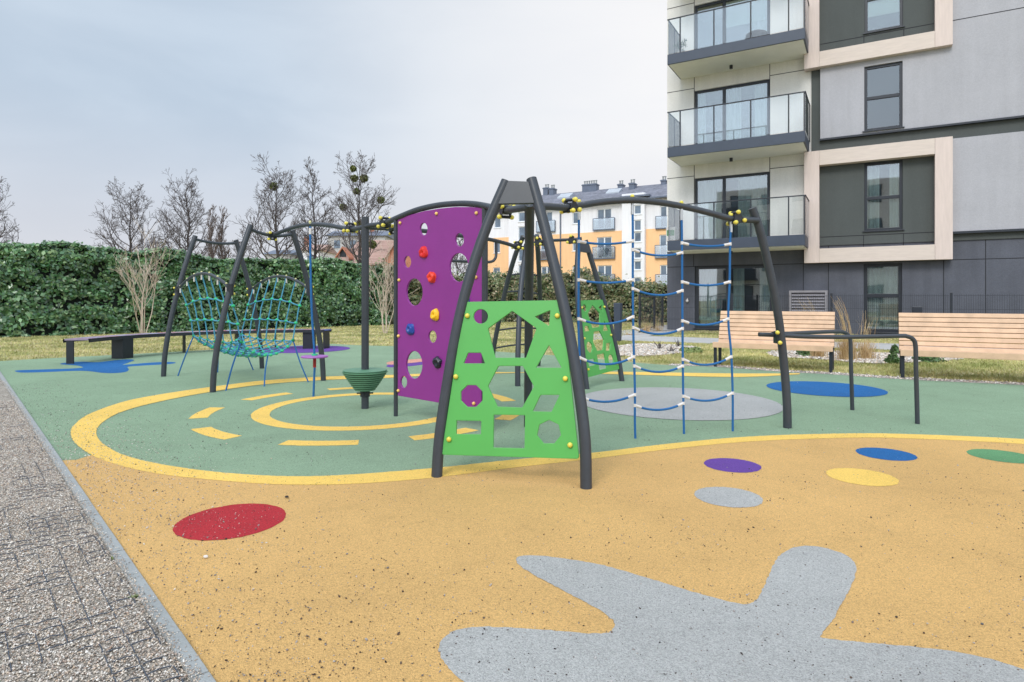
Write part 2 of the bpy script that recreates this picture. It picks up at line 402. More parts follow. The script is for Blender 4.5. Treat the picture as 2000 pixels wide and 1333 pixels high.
def raw_mesh(name, verts, faces, m, parent=None, org=(0, 0, 0)):
    """fast path for big arrays: verts (n,3), faces (k,3|4)"""
    me = bpy.data.meshes.new(name)
    o_ = np.array(ORIG[parent.name] if parent else org)
    verts = np.asarray(verts, dtype=np.float32) - o_.astype(np.float32); faces = np.asarray(faces, dtype=np.int32); k = faces.shape[1]
    me.vertices.add(len(verts)); me.vertices.foreach_set("co", verts.ravel())
    me.loops.add(faces.size); me.loops.foreach_set("vertex_index", faces.ravel())
    me.polygons.add(len(faces)); me.polygons.foreach_set("loop_start", np.arange(0, faces.size, k, dtype=np.int32))
    me.update(calc_edges=True); me.validate()
    me.materials.append(MATS[m])
    ob = bpy.data.objects.new(name, me); COL.objects.link(ob)
    if parent: ob.parent = parent
    else: ob.location = tuple(o_)
    ORIG[ob.name] = Vector(o_)
    return ob
def sheet(name, pts, z, m, label=None, holes=()):
    """flat ground sheet from a ground outline"""
    def ragged(ring):
        if 'marking' not in name: return ring
        res = []; n = len(ring)
        for i in range(n):
            a_, b_ = Vector((ring[i][0], ring[i][1], 0)), Vector((ring[(i + 1) % n][0], ring[(i + 1) % n][1], 0)); l_ = (b_ - a_).length; k = max(1, min(60, int(l_ / (.004 + .0035 * max(1, a_.y)))))
            if l_ < 1e-6: continue
            pr = Vector((-(b_ - a_).y, (b_ - a_).x, 0)) / l_
            for j in range(k): res.append(a_.lerp(b_, j / k) + pr * random.gauss(0, .0016))
        return res
    pts = ragged(pts); holes = [ragged(h) for h in holes]
    loops = [[Vector((p[0], p[1], 0)) for p in pts]] + [[Vector((p[0], p[1], 0)) for p in h] for h in holes]
    tris = tessellate_polygon(loops); flat = [p for l_ in loops for p in l_]
    mb = MB(); fs = []
    for t in tris:
        a_, b_, c_ = (flat[i] for i in t)
        if (b_ - a_).cross(c_ - a_).z < 0: t = (t[0], t[2], t[1])
        fs.append(tuple(t))
    mb.add([(p.x, p.y, z) for p in flat], fs)
    o = mb.build(name, m, smooth=False); tag(o, label, kind='structure')
    return o
def prism(mb, outline, depth_vec, mi=0):
    """extrude a planar outline (list of points) by a vector"""
    n = len(outline); o = [Vector(p) for p in outline]; q = [p + depth_vec for p in o]
    mb.add(o + q, [tuple(range(n)), tuple(reversed(range(n, 2 * n)))] + [(i, n + i, n + (i + 1) % n, (i + 1) % n) for i in range(n)], mi)
def inside(px, py, poly):
    x = np.asarray(px); y = np.asarray(py); r = np.zeros(x.shape, bool); n = len(poly)
    for i in range(n):
        x1, y1 = poly[i][0], poly[i][1]; x2, y2 = poly[(i + 1) % n][0], poly[(i + 1) % n][1]
        if y1 == y2: continue
        c_ = ((y1 > y) != (y2 > y)) & (x < (x2 - x1) * (y - y1) / (y2 - y1) + x1)
        r ^= c_
    return r

# ================================================================== THE GROUND
KD = Vector((-0.672, 0.741, 0)).normalized()        # direction of the kerb
KN = Vector((KD.y, -KD.x, 0))                       # towards the play surface
K0 = G(414, 1333)                                   # a point of the kerb's inner edge
def kerb_at(Y): return K0 + KD * ((Y - K0.y) / KD.y)
KW = 0.048

R = 900.0
gmb = MB(); n_ = 24
gv = [(-R + 2 * R * i / n_, -R + 2 * R * j / n_, 0) for j in range(n_ + 1) for i in range(n_ + 1)]
gf = [(j * (n_ + 1) + i, j * (n_ + 1) + i + 1, (j + 1) * (n_ + 1) + i + 1, (j + 1) * (n_ + 1) + i) for j in range(n_) for i in range(n_)]
gmb.add(gv, gf); ground = gmb.build('ground', 'lawn_soil', smooth=False); tag(ground, kind='structure')

# far edge of the green rubber, left to right
EDGE = [kerb_at(11.35), G(80, 702), G(235, 694), G(421, 684), G(514, 679), G(638, 673), G(700, 675.5), G(850, 680), G(1000, 690), G(1130, 699),
        G(1280, 713), G(1393, 717), G(1532, 727.5), G(1622, 732), G(1759, 741.5), G(2000, 753), G(2400, 772), G(2900, 795)]
edge_s = smooth_path(EDGE, 5)
green_poly = edge_s + [Vector((13, 3, 0)), Vector((13, -4, 0)), kerb_at(-4)]
sheet('play_surface', green_poly, 0.0095, 'green_rubber')
def strip_pts(outer, inner, k=6): return smooth_path(outer, k) + list(reversed(smooth_path(inner, k)))
# the yellow loop: outer and inner edge
ring_out = [G(*p) for p in ((1562, 733), (1480, 737.5), (1395, 738), (1200, 733), (1090, 730), (960, 729), (850, 731), (760, 734.5), (640, 737.5), (520, 745), (420, 757), (330, 770), (250, 785), (180, 809), (146, 832), (138, 851),
            (152, 874), (200, 902), (300, 928), (430, 943), (560, 951), (700, 949), (850, 937), (1000, 918), (1150, 901), (1300, 882), (1450, 867), (1600, 860), (1750, 859), (2000, 871), (2200, 890), (2500, 925))]
ring_in = [G(*p) for p in ((1562, 731), (1480, 731.5), (1395, 731), (1200, 728), (1090, 729), (960, 731.5), (850, 735), (760, 740), (640, 744), (520, 752.5), (420, 766.5), (330, 783), (250, 803), (204, 825), (188, 848),
           (205, 873), (262, 899), (380, 921), (520, 933), (650, 933), (840, 919), (1000, 902), (1150, 889), (1300, 871), (1450, 857), (1600, 851), (1750, 850.5), (2000, 861), (2200, 878), (2500, 910))]
ro, ri = smooth_path(ring_out, 6), smooth_path(ring_in, 6)
# tan rubber: everything on the near side of the loop
i0 = min(range(len(ro)), key=lambda i: (ro[i] - G(185, 893)).length)
i1 = len(ri) - 1
mid_tail = []
jo = [ro[i] for i in range(i0, len(ro))]
tan_poly = [kerb_at(G(128, 903).y), G(150, 901.5)] + [p + (Vector((0, 0.02, 0))) for p in jo] + [Vector((13, -4, 0)), kerb_at(-4)]
sheet('tan_surface', tan_poly, 0.012, 'tan_rubber')
sheet('yellow_loop_marking', ro + list(reversed(ri)), 0.0136, 'yellow_rubber')
def circle(c, r, n=64): return [Vector((c.x + r * math.cos(2 * math.pi * i / n), c.y + r * math.sin(2 * math.pi * i / n), 0)) for i in range(n)]
POLE = G(713, 800)
sheet('yellow_ring_marking', circle(POLE, 1.10, 96), 0.0112, 'yellow_rubber', holes=[circle(POLE, 0.93, 96)])
for ang in (109, 149, 189, 230, 270.5, 308, 348, 28, 68):
    a0, a1 = math.radians(ang - 11), math.radians(ang + 11)
    pts = [POLE + Vector((math.cos(a0 + (a1 - a0) * i / 8), math.sin(a0 + (a1 - a0) * i / 8), 0)) * 1.65 for i in range(9)] + \
          [POLE + Vector((math.cos(a1 - (a1 - a0) * i / 8), math.sin(a1 - (a1 - a0) * i / 8), 0)) * 1.485 for i in range(9)]
    sheet('yellow_dash_marking', pts, 0.0112, 'yellow_rubber')
for px, py, r, m in ((452, 1022, .264, 'red'), (1430, 912.5, .186, 'purple'), (1730, 890.5, .195, 'blue'), (1957, 894.5, .208, 'mint'),
                     (1683, 935.5, .203, 'yellow'), (1422, 975, .187, 'grey'), (1611, 761, .69, 'blue'), (1322, 786.5, 1.09, 'grey'), (592, 683.4, 1.04, 'purple')):
    sheet(m + '_dot_marking', circle(G(px, py), r), 0.0136, m + '_rubber')
# a many-coloured splash half hidden by the purple wall
sheet('blue_stripe_marking', smooth_path([G(*p) for p in ((759, 714), (800, 711), (842, 706), (842, 711), (800, 717), (760, 719))], 4, True), 0.0112, 'purple_rubber')
sheet('peach_stripe_marking', smooth_path([G(*p) for p in ((759, 708.5), (800, 704), (846, 701), (846, 705), (800, 711), (761, 714))], 4, True), 0.0128, 'peach_rubber')
# the blue splash under the end of the curved bench
blue = [(35, 725), (95, 723), (148, 721), (162, 719), (150, 715.5), (118, 713), (128, 710), (160, 708), (190, 709), (226, 705), (250, 703.5), (262, 705), (248, 711), (240, 714), (262, 712.5), (300, 709.5), (334, 708.5),
        (343, 710.5), (326, 713), (280, 715.5), (250, 718), (252, 723), (246, 728), (225, 730.5), (200, 730), (176, 727), (150, 726), (100, 728), (50, 729.5), (32, 728)]
sheet('blue_splash_marking', smooth_path([G(*p) for p in blue], 4, True), 0.0112, 'blue_rubber')
hand = [(857, 1278), (868, 1252), (900, 1237), (955, 1232), (1060, 1238), (1150, 1245), (1188, 1243), (1200, 1228), (1190, 1212), (1150, 1187), (1090, 1155), (1035, 1125), (1010, 1106), (1012, 1094), (1040, 1091), (1100, 1097), (1180, 1111),
        (1270, 1137), (1360, 1165), (1420, 1181), (1455, 1187), (1478, 1178), (1492, 1152), (1512, 1107), (1530, 1085), (1562, 1073), (1600, 1074), (1648, 1088), (1670, 1108), (1670, 1132), (1655, 1165), (1628, 1215), (1606, 1246),
        (1612, 1255), (1700, 1264), (1800, 1273), (1880, 1284), (1960, 1303), (2040, 1335), (2100, 1380), (2080, 1440), (1900, 1500), (1500, 1560), (1150, 1480), (980, 1400), (905, 1340), (872, 1310)]
sheet('grey_splash_marking', smooth_path([G(*p) for p in hand], 6, True), 0.0136, 'grey_rubber')

# kerb stones: one row of short concrete edgings
kmb = MB(); t = -4.0; step = 0.31
while t < 15.5:
    p0 = K0 + KD * t; p1 = K0 + KD * (t + step - 0.004)
    jig = random.uniform(-.0015, .0015)
    if p1.y < 12.0:
        kmb.box((0, 0, -.10), (KW, step - .006, 0.022 + jig), Matrix.Translation(p0 - KN * KW) @ Matrix(((KN.x, KD.x, 0, 0), (KN.y, KD.y, 0, 0), (0, 0, 1, 0), (0, 0, 0, 1))))
    t += step
tag(kmb.build('kerb', 'kerb_concrete', smooth=False, bevel=.003), kind='structure')
# gravel path left of the kerb
gl = [kerb_at(-4) - KN * KW, kerb_at(13) - KN * KW, kerb_at(13) - KN * 3.2, kerb_at(-4) - KN * 3.2]
sheet('gravel_path', gl, 0.006, 'gravel_bed')

def scatter_stones(name, centres, sizes, m, seedv, fine=True):
    """many small angular stones as one mesh"""
    r = np.random.default_rng(seedv); n = len(centres)
    base = np.array([(1, 0, 0), (-1, 0, 0), (0, 1, 0), (0, -1, 0), (0, 0, 1), (0, 0, -1)], float)
    f = np.array([(0, 2, 4), (2, 1, 4), (1, 3, 4), (3, 0, 4), (2, 0, 5), (1, 2, 5), (3, 1, 5), (0, 3, 5)])
    # subdivide once for rounder grains
    vs = [tuple(b) for b in base]; idx = {}; nf = []
    def midp(i, j):
        k = (min(i, j), max(i, j))
        if k not in idx:
            q = (base[i] + base[j]); q = q / np.linalg.norm(q); idx[k] = len(vs); vs.append(tuple(q))
        return idx[k]
    if not fine: nf = [tuple(q) for q in f]
    for a_, b_, c_ in (f if fine else ()):
        x, y, z = midp(a_, b_), midp(b_, c_), midp(c_, a_); nf += [(a_, x, z), (x, b_, y), (z, y, c_), (x, y, z)]
    vs = np.array(vs); nf = np.array(nf); k = len(vs)
    V = vs[None] * (1 + r.uniform(-.28, .28, (n, k, 1)))
    V = V * np.stack([r.uniform(.75, 1.35, n), r.uniform(.6, 1.0, n), r.uniform(.5, .8, n)], 1)[:, None, :]
    an = r.uniform(0, 2 * np.pi, n); c_, s_ = np.cos(an)[:, None], np.sin(an)[:, None]
    til = r.normal(0, .35, n)[:, None]
    x = V[..., 0] * c_ - V[..., 1] * s_; y = V[..., 0] * s_ + V[..., 1] * c_; z = V[..., 2] + til * V[..., 0]
    V = np.stack([x, y, z], -1) * sizes[:, None, None] + centres[:, None, :]
    Fc = nf[None] + (np.arange(n) * k)[:, None, None]
    o = raw_mesh(name, V.reshape(-1, 3), Fc.reshape(-1, 3), m)
    tag(o, kind='stuff'); return o
# loose stones of the gravel path, close to the camera as single grains
n = 130000
u_ = rng.uniform(0, 1, n) ** 1.5
Yp = 1.55 + u_ * 5.5; off = rng.uniform(0, 1, n) * (0.95 + .1 * Yp)
cx = np.array([K0.x + (y - K0.y) / KD.y * KD.x for y in Yp]) - KN.x * (KW + off); cy = Yp - KN.y * (KW + off)
vis = (cx > (-1020 / 1210) * cy - .05) & (cy > 1.5)
cx, cy = cx[vis], cy[vis]
sz = rng.uniform(.0022, .0056, len(cx)) * (.9 + .04 * cy)
zz = 0.006 + sz * .35 + rng.uniform(0, .004, len(cx))
scatter_stones('gravel', np.stack([cx, cy, zz], 1), sz, 'stone_mix', 3, fine=False)
r_ = np.random.default_rng(77); n = 2600
q = np.array([[*(kerb_at(1.6 + 7 * r_.uniform() ** 1.6) - KN * (KW - abs(r_.normal(0, .016)) + .004))[:2]] for _ in range(n)]); s3 = r_.uniform(.0018, .0045, n)
scatter_stones('gravel', np.column_stack([q, .0235 + s3 * .3]), s3, 'stone_mix', 78, fine=False)
# plastic grid cells showing through the gravel
pg = MB(); cell = 0.075
for i in range(0, 13):
    for j in range(-20, 90):
        for d in (0, 1):
            vis_n = noise.noise(Vector((i * .35, j * .3, d * 3.0)))
            if vis_n < .0 + .006 * max(0, j - 20): continue
            o_ = K0 - KN * (KW + .02 + i * cell) + KD * (j * cell)
            dr = KD if d == 0 else -KN
            e0, e1 = random.uniform(-.002, .015), cell + random.uniform(-.02, .002)
            z0 = 0.0128 + max(0, vis_n) * .010
            mid = (e0 + e1) / 2; sag = random.uniform(-.0015, .0015); pr = dr.cross(Vector((0, 0, 1)))
            pts = [o_ + dr * e0 + Vector((0, 0, z0 - .004)), o_ + dr * mid + pr * sag + Vector((0, 0, z0 + random.uniform(0, .0015))), o_ + dr * e1 + Vector((0, 0, z0 - .003))]
            pg.tube(pts, .0018, 5)
tag(pg.build('gravel_grid', 'grid_plastic'), kind='structure')

# loose crumbs trodden over the rubber
def crumbs(n, seedv):
    r = np.random.default_rng(seedv); xs, ys, ss = [], [], []
    cl_c = [(r.uniform(-3, 4), r.uniform(1.9, 6)) for _ in range(70)]
    while len(xs) < n:
        Y = 1.75 + 8.5 * r.uniform() ** 2.0; X = r.uniform(-.9, .9) * Y
        mode = r.uniform()
        if mode < .34:                                        # near the kerb
            d = abs(r.normal(0, .42)) + .01; Yk = 1.7 + 6.5 * r.uniform() ** 1.3
            q = kerb_at(Yk) + KN * d; X, Y = q.x, q.y
        elif mode < .5:
            c_ = cl_c[r.integers(len(cl_c))]; X, Y = c_[0] + r.normal(0, .10), c_[1] + r.normal(0, .10)
        k = kerb_at(Y)
        if X < k.x + .004 or Y < 1.6 or abs(X) > .92 * Y: continue
        xs.append(X); ys.append(Y); ss.append(min(.0050, .0011 + r.exponential(.0008)))
    xs, ys, ss = map(np.array, (xs, ys, ss))
    return np.stack([xs, ys, .0138 + ss * .35], 1), ss
c_, s_ = crumbs(14000, 5)
scatter_stones('loose_crumbs', c_, s_, 'crumb_mix', 6)
# denser spill of gravel where the path meets the loop
r_ = np.random.default_rng(12); n = 2600
q = np.array([[*(kerb_at(4.2 + r_.normal(0, .75)) + KN * (abs(r_.normal(0, .38)) + .02) + KD * r_.normal(0, .3))[:2]] for _ in range(n)])
s2 = np.minimum(.0055, .0014 + r_.exponential(.0009, n))
scatter_stones('spilled_gravel', np.column_stack([q, .0138 + s2 * .35]), s2, 'stone_mix', 13)
for (px, py, s, lab) in ((402, 1097, .009, 'pale lump of stone lying on the tan rubber below the red dot'), (560, 978, .009, 'small dark stone on the tan rubber above the red dot')):
    g = G(px, py); mb = MB(); mb.ball((g.x, g.y, .017 + s * .5), s, 9, 7, scale=(1.2, .9, .7))
    for v in mb.v: v += noise.noise_vector(v * 90) * s * .25
    mb.org = g; tag(mb.build('stone', 'pale_stone' if 'pale' in lab else 'dark_stone', smooth=False), lab, 'stone')
# weeds along the kerb
for (px, py, lab) in ((225, 1095, 'small green weed growing against the kerb, the uppermost one near the camera'), (265, 1172, 'tiny weed tuft in the gravel path beside the kerb joint')):
    g = G(px, py); mb = MB()
    for k in range(26):
        an = random.uniform(0, 6.28); l_ = random.uniform(.01, .024); d = Vector((math.cos(an), math.sin(an), random.uniform(.5, 1.4))).normalized(); sd = Vector((-math.sin(an), math.cos(an), 0)) * .0016
        b0 = g + Vector((random.uniform(-.012, .012), random.uniform(-.012, .012), .008))
        mb.add([b0 - sd, b0 + sd, b0 + d * l_ * .6 + sd * 1.3, b0 + d * l_, b0 + d * l_ * .6 - sd * 1.3], [(0, 1, 2, 3, 4)])
    mb.org = g; tag(mb.build('weed', 'weed_leaf', smooth=False), lab, 'weed')

# paving path between lawn and fence, gravel beds
UB = Vector((math.cos(math.radians(30)), -math.sin(math.radians(30)), 0)); NB = Vector((.5, math.cos(math.radians(30)), 0))   # along / into the grey building
pa, pb = G(1330, 670.5), G(1330, 659.5)
sheet('path', [pa - UB * 2.6, pa + UB * 14, pb + UB * 14, pb - UB * 1.0, pb - UB * 1.4 + NB * 9, pb - UB * 2.9 + NB * 9, pb - UB * 2.9], 0.012, 'paving')
sheet('gate_path', [G(1246, 643), G(1305, 637), G(1309, 646), G(1270, 650)], 0.016, 'paving')
bed1 = smooth_path([G(*p) for p in ((1195, 682), (1240, 674), (1300, 675), (1350, 679), (1368, 683), (1330, 691), (1270, 697), (1210, 696))], 5, True)
sheet('pebble_bed', bed1, 0.014, 'pebbles_far')
bed2 = smooth_path([G(*p) for p in ((1500, 690), (1560, 686), (1640, 689), (1720, 692), (1800, 697), (1880, 703), (1800, 709), (1700, 712), (1600, 704), (1520, 699))], 5, True)
sheet('pebble_bed', bed2, 0.018, 'pebbles_far')
# pebble strip along the far rubber edge by the benches
es = [p for p in edge_s if 2.6 < p.x < 11]
sheet('pebble_strip', [p + Vector((-.03, -.06, 0)) for p in es] + [p + NB * .26 for p in reversed(es)], 0.0115, 'pebbles_far')
def bed_stones(name, poly, n, seedv, lo, hi, z):
    r = np.random.default_rng(seedv); p = np.array([(q.x, q.y) for q in poly]); mn, mx = p.min(0), p.max(0)
    q = r.uniform(mn, mx, (n * 4, 2)); q = q[inside(q[:, 0], q[:, 1], poly)][:n]
    s = r.uniform(lo, hi, len(q)); scatter_stones(name, np.column_stack([q, z + s * .3]), s, 'stone_mix', seedv + 1)
bed_stones('pebbles', bed1, 5000, 21, .012, .03, .014); bed_stones('pebbles', bed2, 5000, 22, .010, .028, .018)
bed_stones('pebbles', [p + Vector((-.03, -.04, 0)) for p in es] + [p + NB * .24 for p in reversed(es)], 6000, 23, .006, .016, .01)

# lawn blades
hedge_line = [Vector((-20, 14.0, 0)), Vector((-15.6, 18.4, 0)), Vector((-5.6, 27.8, 0)), Vector((0, 31, 0)), Vector((9, 30.0, 0))]
lawnL = edge_s[0:45] + [G(1190, 700), G(1200, 665), Vector((6.5, 29, 0))] + list(reversed(hedge_line[:-1]))
def blades(poly, n, seedv, excl, ymax):
    r = np.random.default_rng(seedv); p = np.array([(q.x, q.y) for q in poly]); mn, mx = p.min(0), p.max(0)
    q = r.uniform(mn, mx, (n * 5, 2)); ok = inside(q[:, 0], q[:, 1], poly) & (np.abs(q[:, 0]) < .88 * q[:, 1] + .5)
    for e_ in excl: ok &= ~inside(q[:, 0], q[:, 1], e_)
    q = q[ok]; keep = r.uniform(0, 1, len(q)) < np.clip((13.0 / np.maximum(q[:, 1], 8)) ** 1.6, 0, 1); q = q[keep][:n]
    m = len(q); an = r.uniform(0, 2 * np.pi, m); h = r.uniform(.02, .055, m); wd = r.uniform(.004, .009, m) * (q[:, 1] / 11); ln = r.uniform(-.035, .035, (m, 2))
    dx, dy = np.cos(an) * wd, np.sin(an) * wd; z0 = np.zeros(m)
    V = np.stack([np.stack([q[:, 0] - dx, q[:, 1] - dy, z0], 1), np.stack([q[:, 0] + dx, q[:, 1] + dy, z0], 1), np.stack([q[:, 0] + ln[:, 0], q[:, 1] + ln[:, 1], h], 1)], 1)
    return V.reshape(-1, 3)
VL = blades(lawnL, 60000, 31, [bed1], 29)
lawnR = [p + NB * .22 for p in edge_s if p.x > 2.0] + [pa + UB * 9, pa - UB * 2.4]
VR = blades(lawnR, 45000, 32, [bed1, bed2], 20)
strip2 = [pb - UB * .6, pb + UB * 12, pb + UB * 12 + NB * 5.0, pb - UB * .6 + NB * 5.0]
VS = blades(strip2, 16000, 33, [], 25)
V_ = np.concatenate([VL, VR, VS]); o = raw_mesh('grass', V_, np.arange(len(V_)).reshape(-1, 3), 'grass_blades'); tag(o, 'short dry lawn grass around the rubber play surface', kind='stuff')

# ================================================================== THE CLIMBING FRAME (everything bolted together is one thing)
frame = thing('climbing_frame', POLE.copy(), 'large grey tube climbing frame with purple wall, green panels, nets and ropes', 'climbing frame')
RT = 0.036
def tube_part(name, pts, r=RT, m='steel', parent=frame, seg=16, k=8, smooth=True):
    mb = MB(); mb.tube(smooth_path(pts, k) if (smooth and len(pts) > 2) else pts, r, seg); return mb.build(name, m, parent)
CAPM = None
def cap(parent, c, n, r=.018, m='yellow_cap', stem_len=.012):
    """domed plastic bolt cap on a short collar, facing along n"""
    mb = MB(); n = Vector(n).normalized(); c = Vector(c)
    mb.tube([c - n * .006, c + n * stem_len], r * .8, 12)
    mb.ball(c + n * stem_len, r, 12, 8)
    return mb.build('bolt_cap', m, parent)
def clamp(c, d, s=1.0, flip=1, tilt=0.0):
    """two three-armed plates bolted either side of a tube joint"""
    c = Vector(c); d = Vector(d).normalized(); side = d.cross(Vector((0, 0, 1))).normalized(); up = side.cross(d).normalized()
    mb = MB(); mb.tube([c - d * .042 * s, c + d * .042 * s], .034 * s, 16)
    spots = []
    for k in range(3):
        an = math.radians(90 + 120 * k) * flip + tilt
        spots.append(c + (d * math.cos(an) + up * math.sin(an)) * .054 * s)
    for sg in (-1, 1):
        o_ = side * sg * .034 * s
        ring = []
        for k in range(3):
            q = (spots[k] - c)
            for j in (-50 * flip, 0, 50 * flip):
                ring.append(c + o_ + q + (Matrix.Rotation(math.radians(j), 3, side) @ q).normalized() * .014 * s)
        ring2 = ring if (ring[1] - ring[0]).cross(ring[3] - ring[0]).dot(side) > 0 else list(reversed(ring))
        prism(mb, ring2, side * sg * .006)
    for q in spots: mb.tube([q - side * .034 * s, q + side * .034 * s], .012 * s, 10)
    o = mb.build('clamp', 'dark_steel', frame, smooth=True)
    for q in spots:
        for sg in (-1, 1): cap(o, q + side * sg * .040 * s, side * sg, .019 * s)
    return o
def flat_panel(name, outer, holes, M4, thick, m, parent, bev=.0025):
    cu = bpy.data.curves.new('tmp', 'CURVE'); cu.dimensions = '2D'; cu.fill_mode = 'BOTH'
    cu.extrude = thick / 2 - bev; cu.bevel_depth = bev; cu.bevel_resolution = 1; cu.offset = -bev
    for ring in [outer] + holes:
        sp = cu.splines.new('POLY'); sp.points.add(len(ring) - 1); sp.use_cyclic_u = True
        for p_, q in zip(sp.points, ring): p_.co = (q[0], q[1], 0, 1)
    tmp = bpy.data.objects.new('tmp', cu); COL.objects.link(tmp)
    dg = bpy.context.evaluated_depsgraph_get(); me = bpy.data.meshes.new_from_object(tmp.evaluated_get(dg))
    bpy.data.objects.remove(tmp); bpy.data.curves.remove(cu)
    me.transform(Matrix.Translation(-ORIG[parent.name]) @ M4); me.name = name
    me.materials.clear(); me.materials.append(MATS[m])
    me.polygons.foreach_set("use_smooth", [True] * len(me.polygons)); me.set_sharp_from_angle(angle=math.radians(30)); me.update()
    o = bpy.data.objects.new(name, me); COL.objects.link(o); o.parent = parent; ORIG[o.name] = ORIG[parent.name]
    return o
def basis(o, x, y):
    x = Vector(x).normalized(); z = x.cross(Vector(y)).normalized(); y = z.cross(x)
    return Matrix(((x.x, y.x, z.x, o.x), (x.y, y.y, z.y, o.y), (x.z, y.z, z.z, o.z), (0, 0, 0, 1)))
def rounded(pts, r=.012, k=4):
    """round the corners of a 2D polygon"""
    out_ = []; n = len(pts)
    for i in range(n):
        p = Vector(pts[i]).to_2d(); a_ = Vector(pts[i - 1]).to_2d(); b_ = Vector(pts[(i + 1) % n]).to_2d()
        d1 = (a_ - p); d2 = (b_ - p); rr = min(r, d1.length * .4, d2.length * .4)
        s_ = p + d1.normalized() * rr; e_ = p + d2.normalized() * rr
        for j in range(k + 1):
            t = j / k; out_.append(tuple(s_ * (1 - t) ** 2 + p * 2 * t * (1 - t) + e_ * t * t))
    return out_

# ---- the two leaning A-frames with the green shape panels
def Z2(x, y): return (740 + .4878 * x, 330 + .4878 * y)
L1, R1 = G(852, 935), G(1145, 958); M1 = (L1 + R1) / 2
TILT = .18
class AF: pass
def aframe(M, x):
    f = AF(); f.M = M; f.x = x.normalized(); f.y = Vector((-f.x.y, f.x.x, 0)); f.t = (Vector((0, 0, 1)) + f.y * TILT).normalized(); f.n = f.x.cross(f.t)
    f.B = basis(M, f.x, f.t); return f
A1 = aframe(M1, R1 - L1)
def loc1(px, py):
    q = A1.B.inverted() @ on_plane(px, py, A1.M, A1.n); return (q.x, q.y)
legR = [loc1(*p) for p in ((1145, 958), (1142.5, 860), (1129, 750), (1108, 630), (1085, 530), (1060, 430), (1038, 350))]
legL = [loc1(*p) for p in ((852, 935), (858, 860), (872, 760), (893, 640), (918, 540), (950, 445), (989, 354))]
# panel outline and cut-outs, measured in the frame's own plane
pan_out = rounded([loc1(*Z2(*p)) for p in ((344, 534), (735, 527), (803, 1162), (252, 1145))], .02)
def ngon(cx_, cy_, r, n, rot=0): return [(cx_ + r * math.cos(2 * math.pi * i / n + rot), cy_ + r * math.sin(2 * math.pi * i / n + rot)) for i in range(n)]
cut_px = [[(535, 570), (632, 640), (590, 757), (467, 757), (438, 640)], [(625, 593), (687, 567), (682, 630)], [(358, 737), (410, 737), (426, 780), (340, 780)],
          [(682, 707), (732, 797), (630, 797)], ngon(373, 910, 47, 8, math.pi / 8), [(480, 790), (577, 790), (622, 872), (575, 956), (476, 952), (438, 870)],
          [(312, 1008), (411, 1010), (410, 1063), (311, 1062)], [(461, 985), (586, 987), (584, 1119), (459, 1116)], [(648, 906), (724, 906), (692, 973), (617, 971)],
          ngon(682, 1055, 49, 7, -math.pi / 2), ngon(409, 592, 29, 40)]
cuts = [rounded([loc1(*Z2(*p)) for p in c_], .004, 2) if len(c_) < 20 else [loc1(*Z2(*p)) for p in c_] for c_ in cut_px]
caps_px = [(357, 590), (716, 590), (311, 833), (748, 841), (284, 1083), (767, 1106)]
def build_aframe(A, capmat='yellow_cap'):
    W = lambda q, d=0.0: A.B @ Vector((q[0], q[1], d))
    for leg in (legL, legR):
        pts = [W(q) for q in leg]; pts[0].z = -.05
        tube_part('leg', pts, RT)
    # apex plate between the two tops
    a_ = [legL[-1], legR[-1], legR[-2], legL[-2]]
    q = lambda i, t: tuple(Vector(a_[i]) * (1 - t) + Vector(a_[3 - i]) * t)
    pl = [q(0, .02), q(1, .10), q(1, .62), q(0, .52)]
    flat_panel('apex_plate', [pl[0], pl[1], pl[2], pl[3]], [], A.B @ Matrix.Translation((0, 0, .012)), .03, 'steel', frame)
    p_ = flat_panel('shape_panel', pan_out, cuts, A.B @ Matrix.Translation((0, 0, .0)), .018, 'green_panel', frame)
    for c_ in caps_px:
        l_ = loc1(*Z2(*c_)); cap(p_, W(l_, .009), A.n, .0165, capmat, .008); cap(p_, W(l_, -.009), -A.n, .0165, capmat, .008)
    return p_
build_aframe(A1)
R2 = G(1216, 746); X2 = Vector((.607, .794, 0)); wid = (R1 - L1).length
A2 = aframe(R2 - X2 * wid / 2, X2); build_aframe(A2)
apex2 = A2.B @ Vector(((legL[-2][0] + legR[-2][0]) / 2, legL[-2][1], 0))
# the third leg of the near frame
top3 = P(1034, 398, 4.45)
tube_part('leg', [Vector((G(1031, 836).x, G(1031, 836).y, -.05)), P(1031.5, 760, 5.52), P(1033, 600, 5.2), P(1034, 480, 4.78), top3])

# ---- the purple climbing wall with its two posts and arched top tube
PL, PR = G(773, 815), G(947, 848); px_ = (PR - PL).normalized(); pn = Vector((px_.y, -px_.x, 0))
BP = basis(PL, px_, Vector((0, 0, 1)))
def locp(px, py, off=.0):
    q = BP.inverted() @ on_plane(px, py, PL + pn * off, pn); return (q.x, q.y)
def post_top(px, py, base): return P(px, py, base.y)
tube_part('post', [PL + Vector((0, 0, -.05)), P(773, 427, PL.y)], .021, smooth=False)
tube_part('post', [PR + Vector((0, 0, -.05)), P(947, 404, PR.y)], .026, smooth=False)
wall_out = [locp(*p) for p in ((778.5, 773), (860, 787), (942, 801), (943, 407), (920, 405), (890, 405), (860, 408), (830, 413), (803, 420.5), (778.5, 429.5))]
def ell(px, py, rx, ry, n=36):
    return [locp(px + rx * math.cos(2 * math.pi * i / n), py + ry * math.sin(2 * math.pi * i / n)) for i in range(n)]
holes = [ell(829, 448, 7.5, 12), ell(899, 469, 8.5, 13), ell(797.5, 512, 7, 11.5), ell(898, 523, 18.5, 28), ell(811, 571, 16, 26.5), ell(846, 658, 8, 12), ell(810.5, 713, 16, 27), ell(790, 746.5, 6.5, 11.5)]
wall = flat_panel('climbing_wall', wall_out, holes, BP, .022, 'purple_panel', frame)
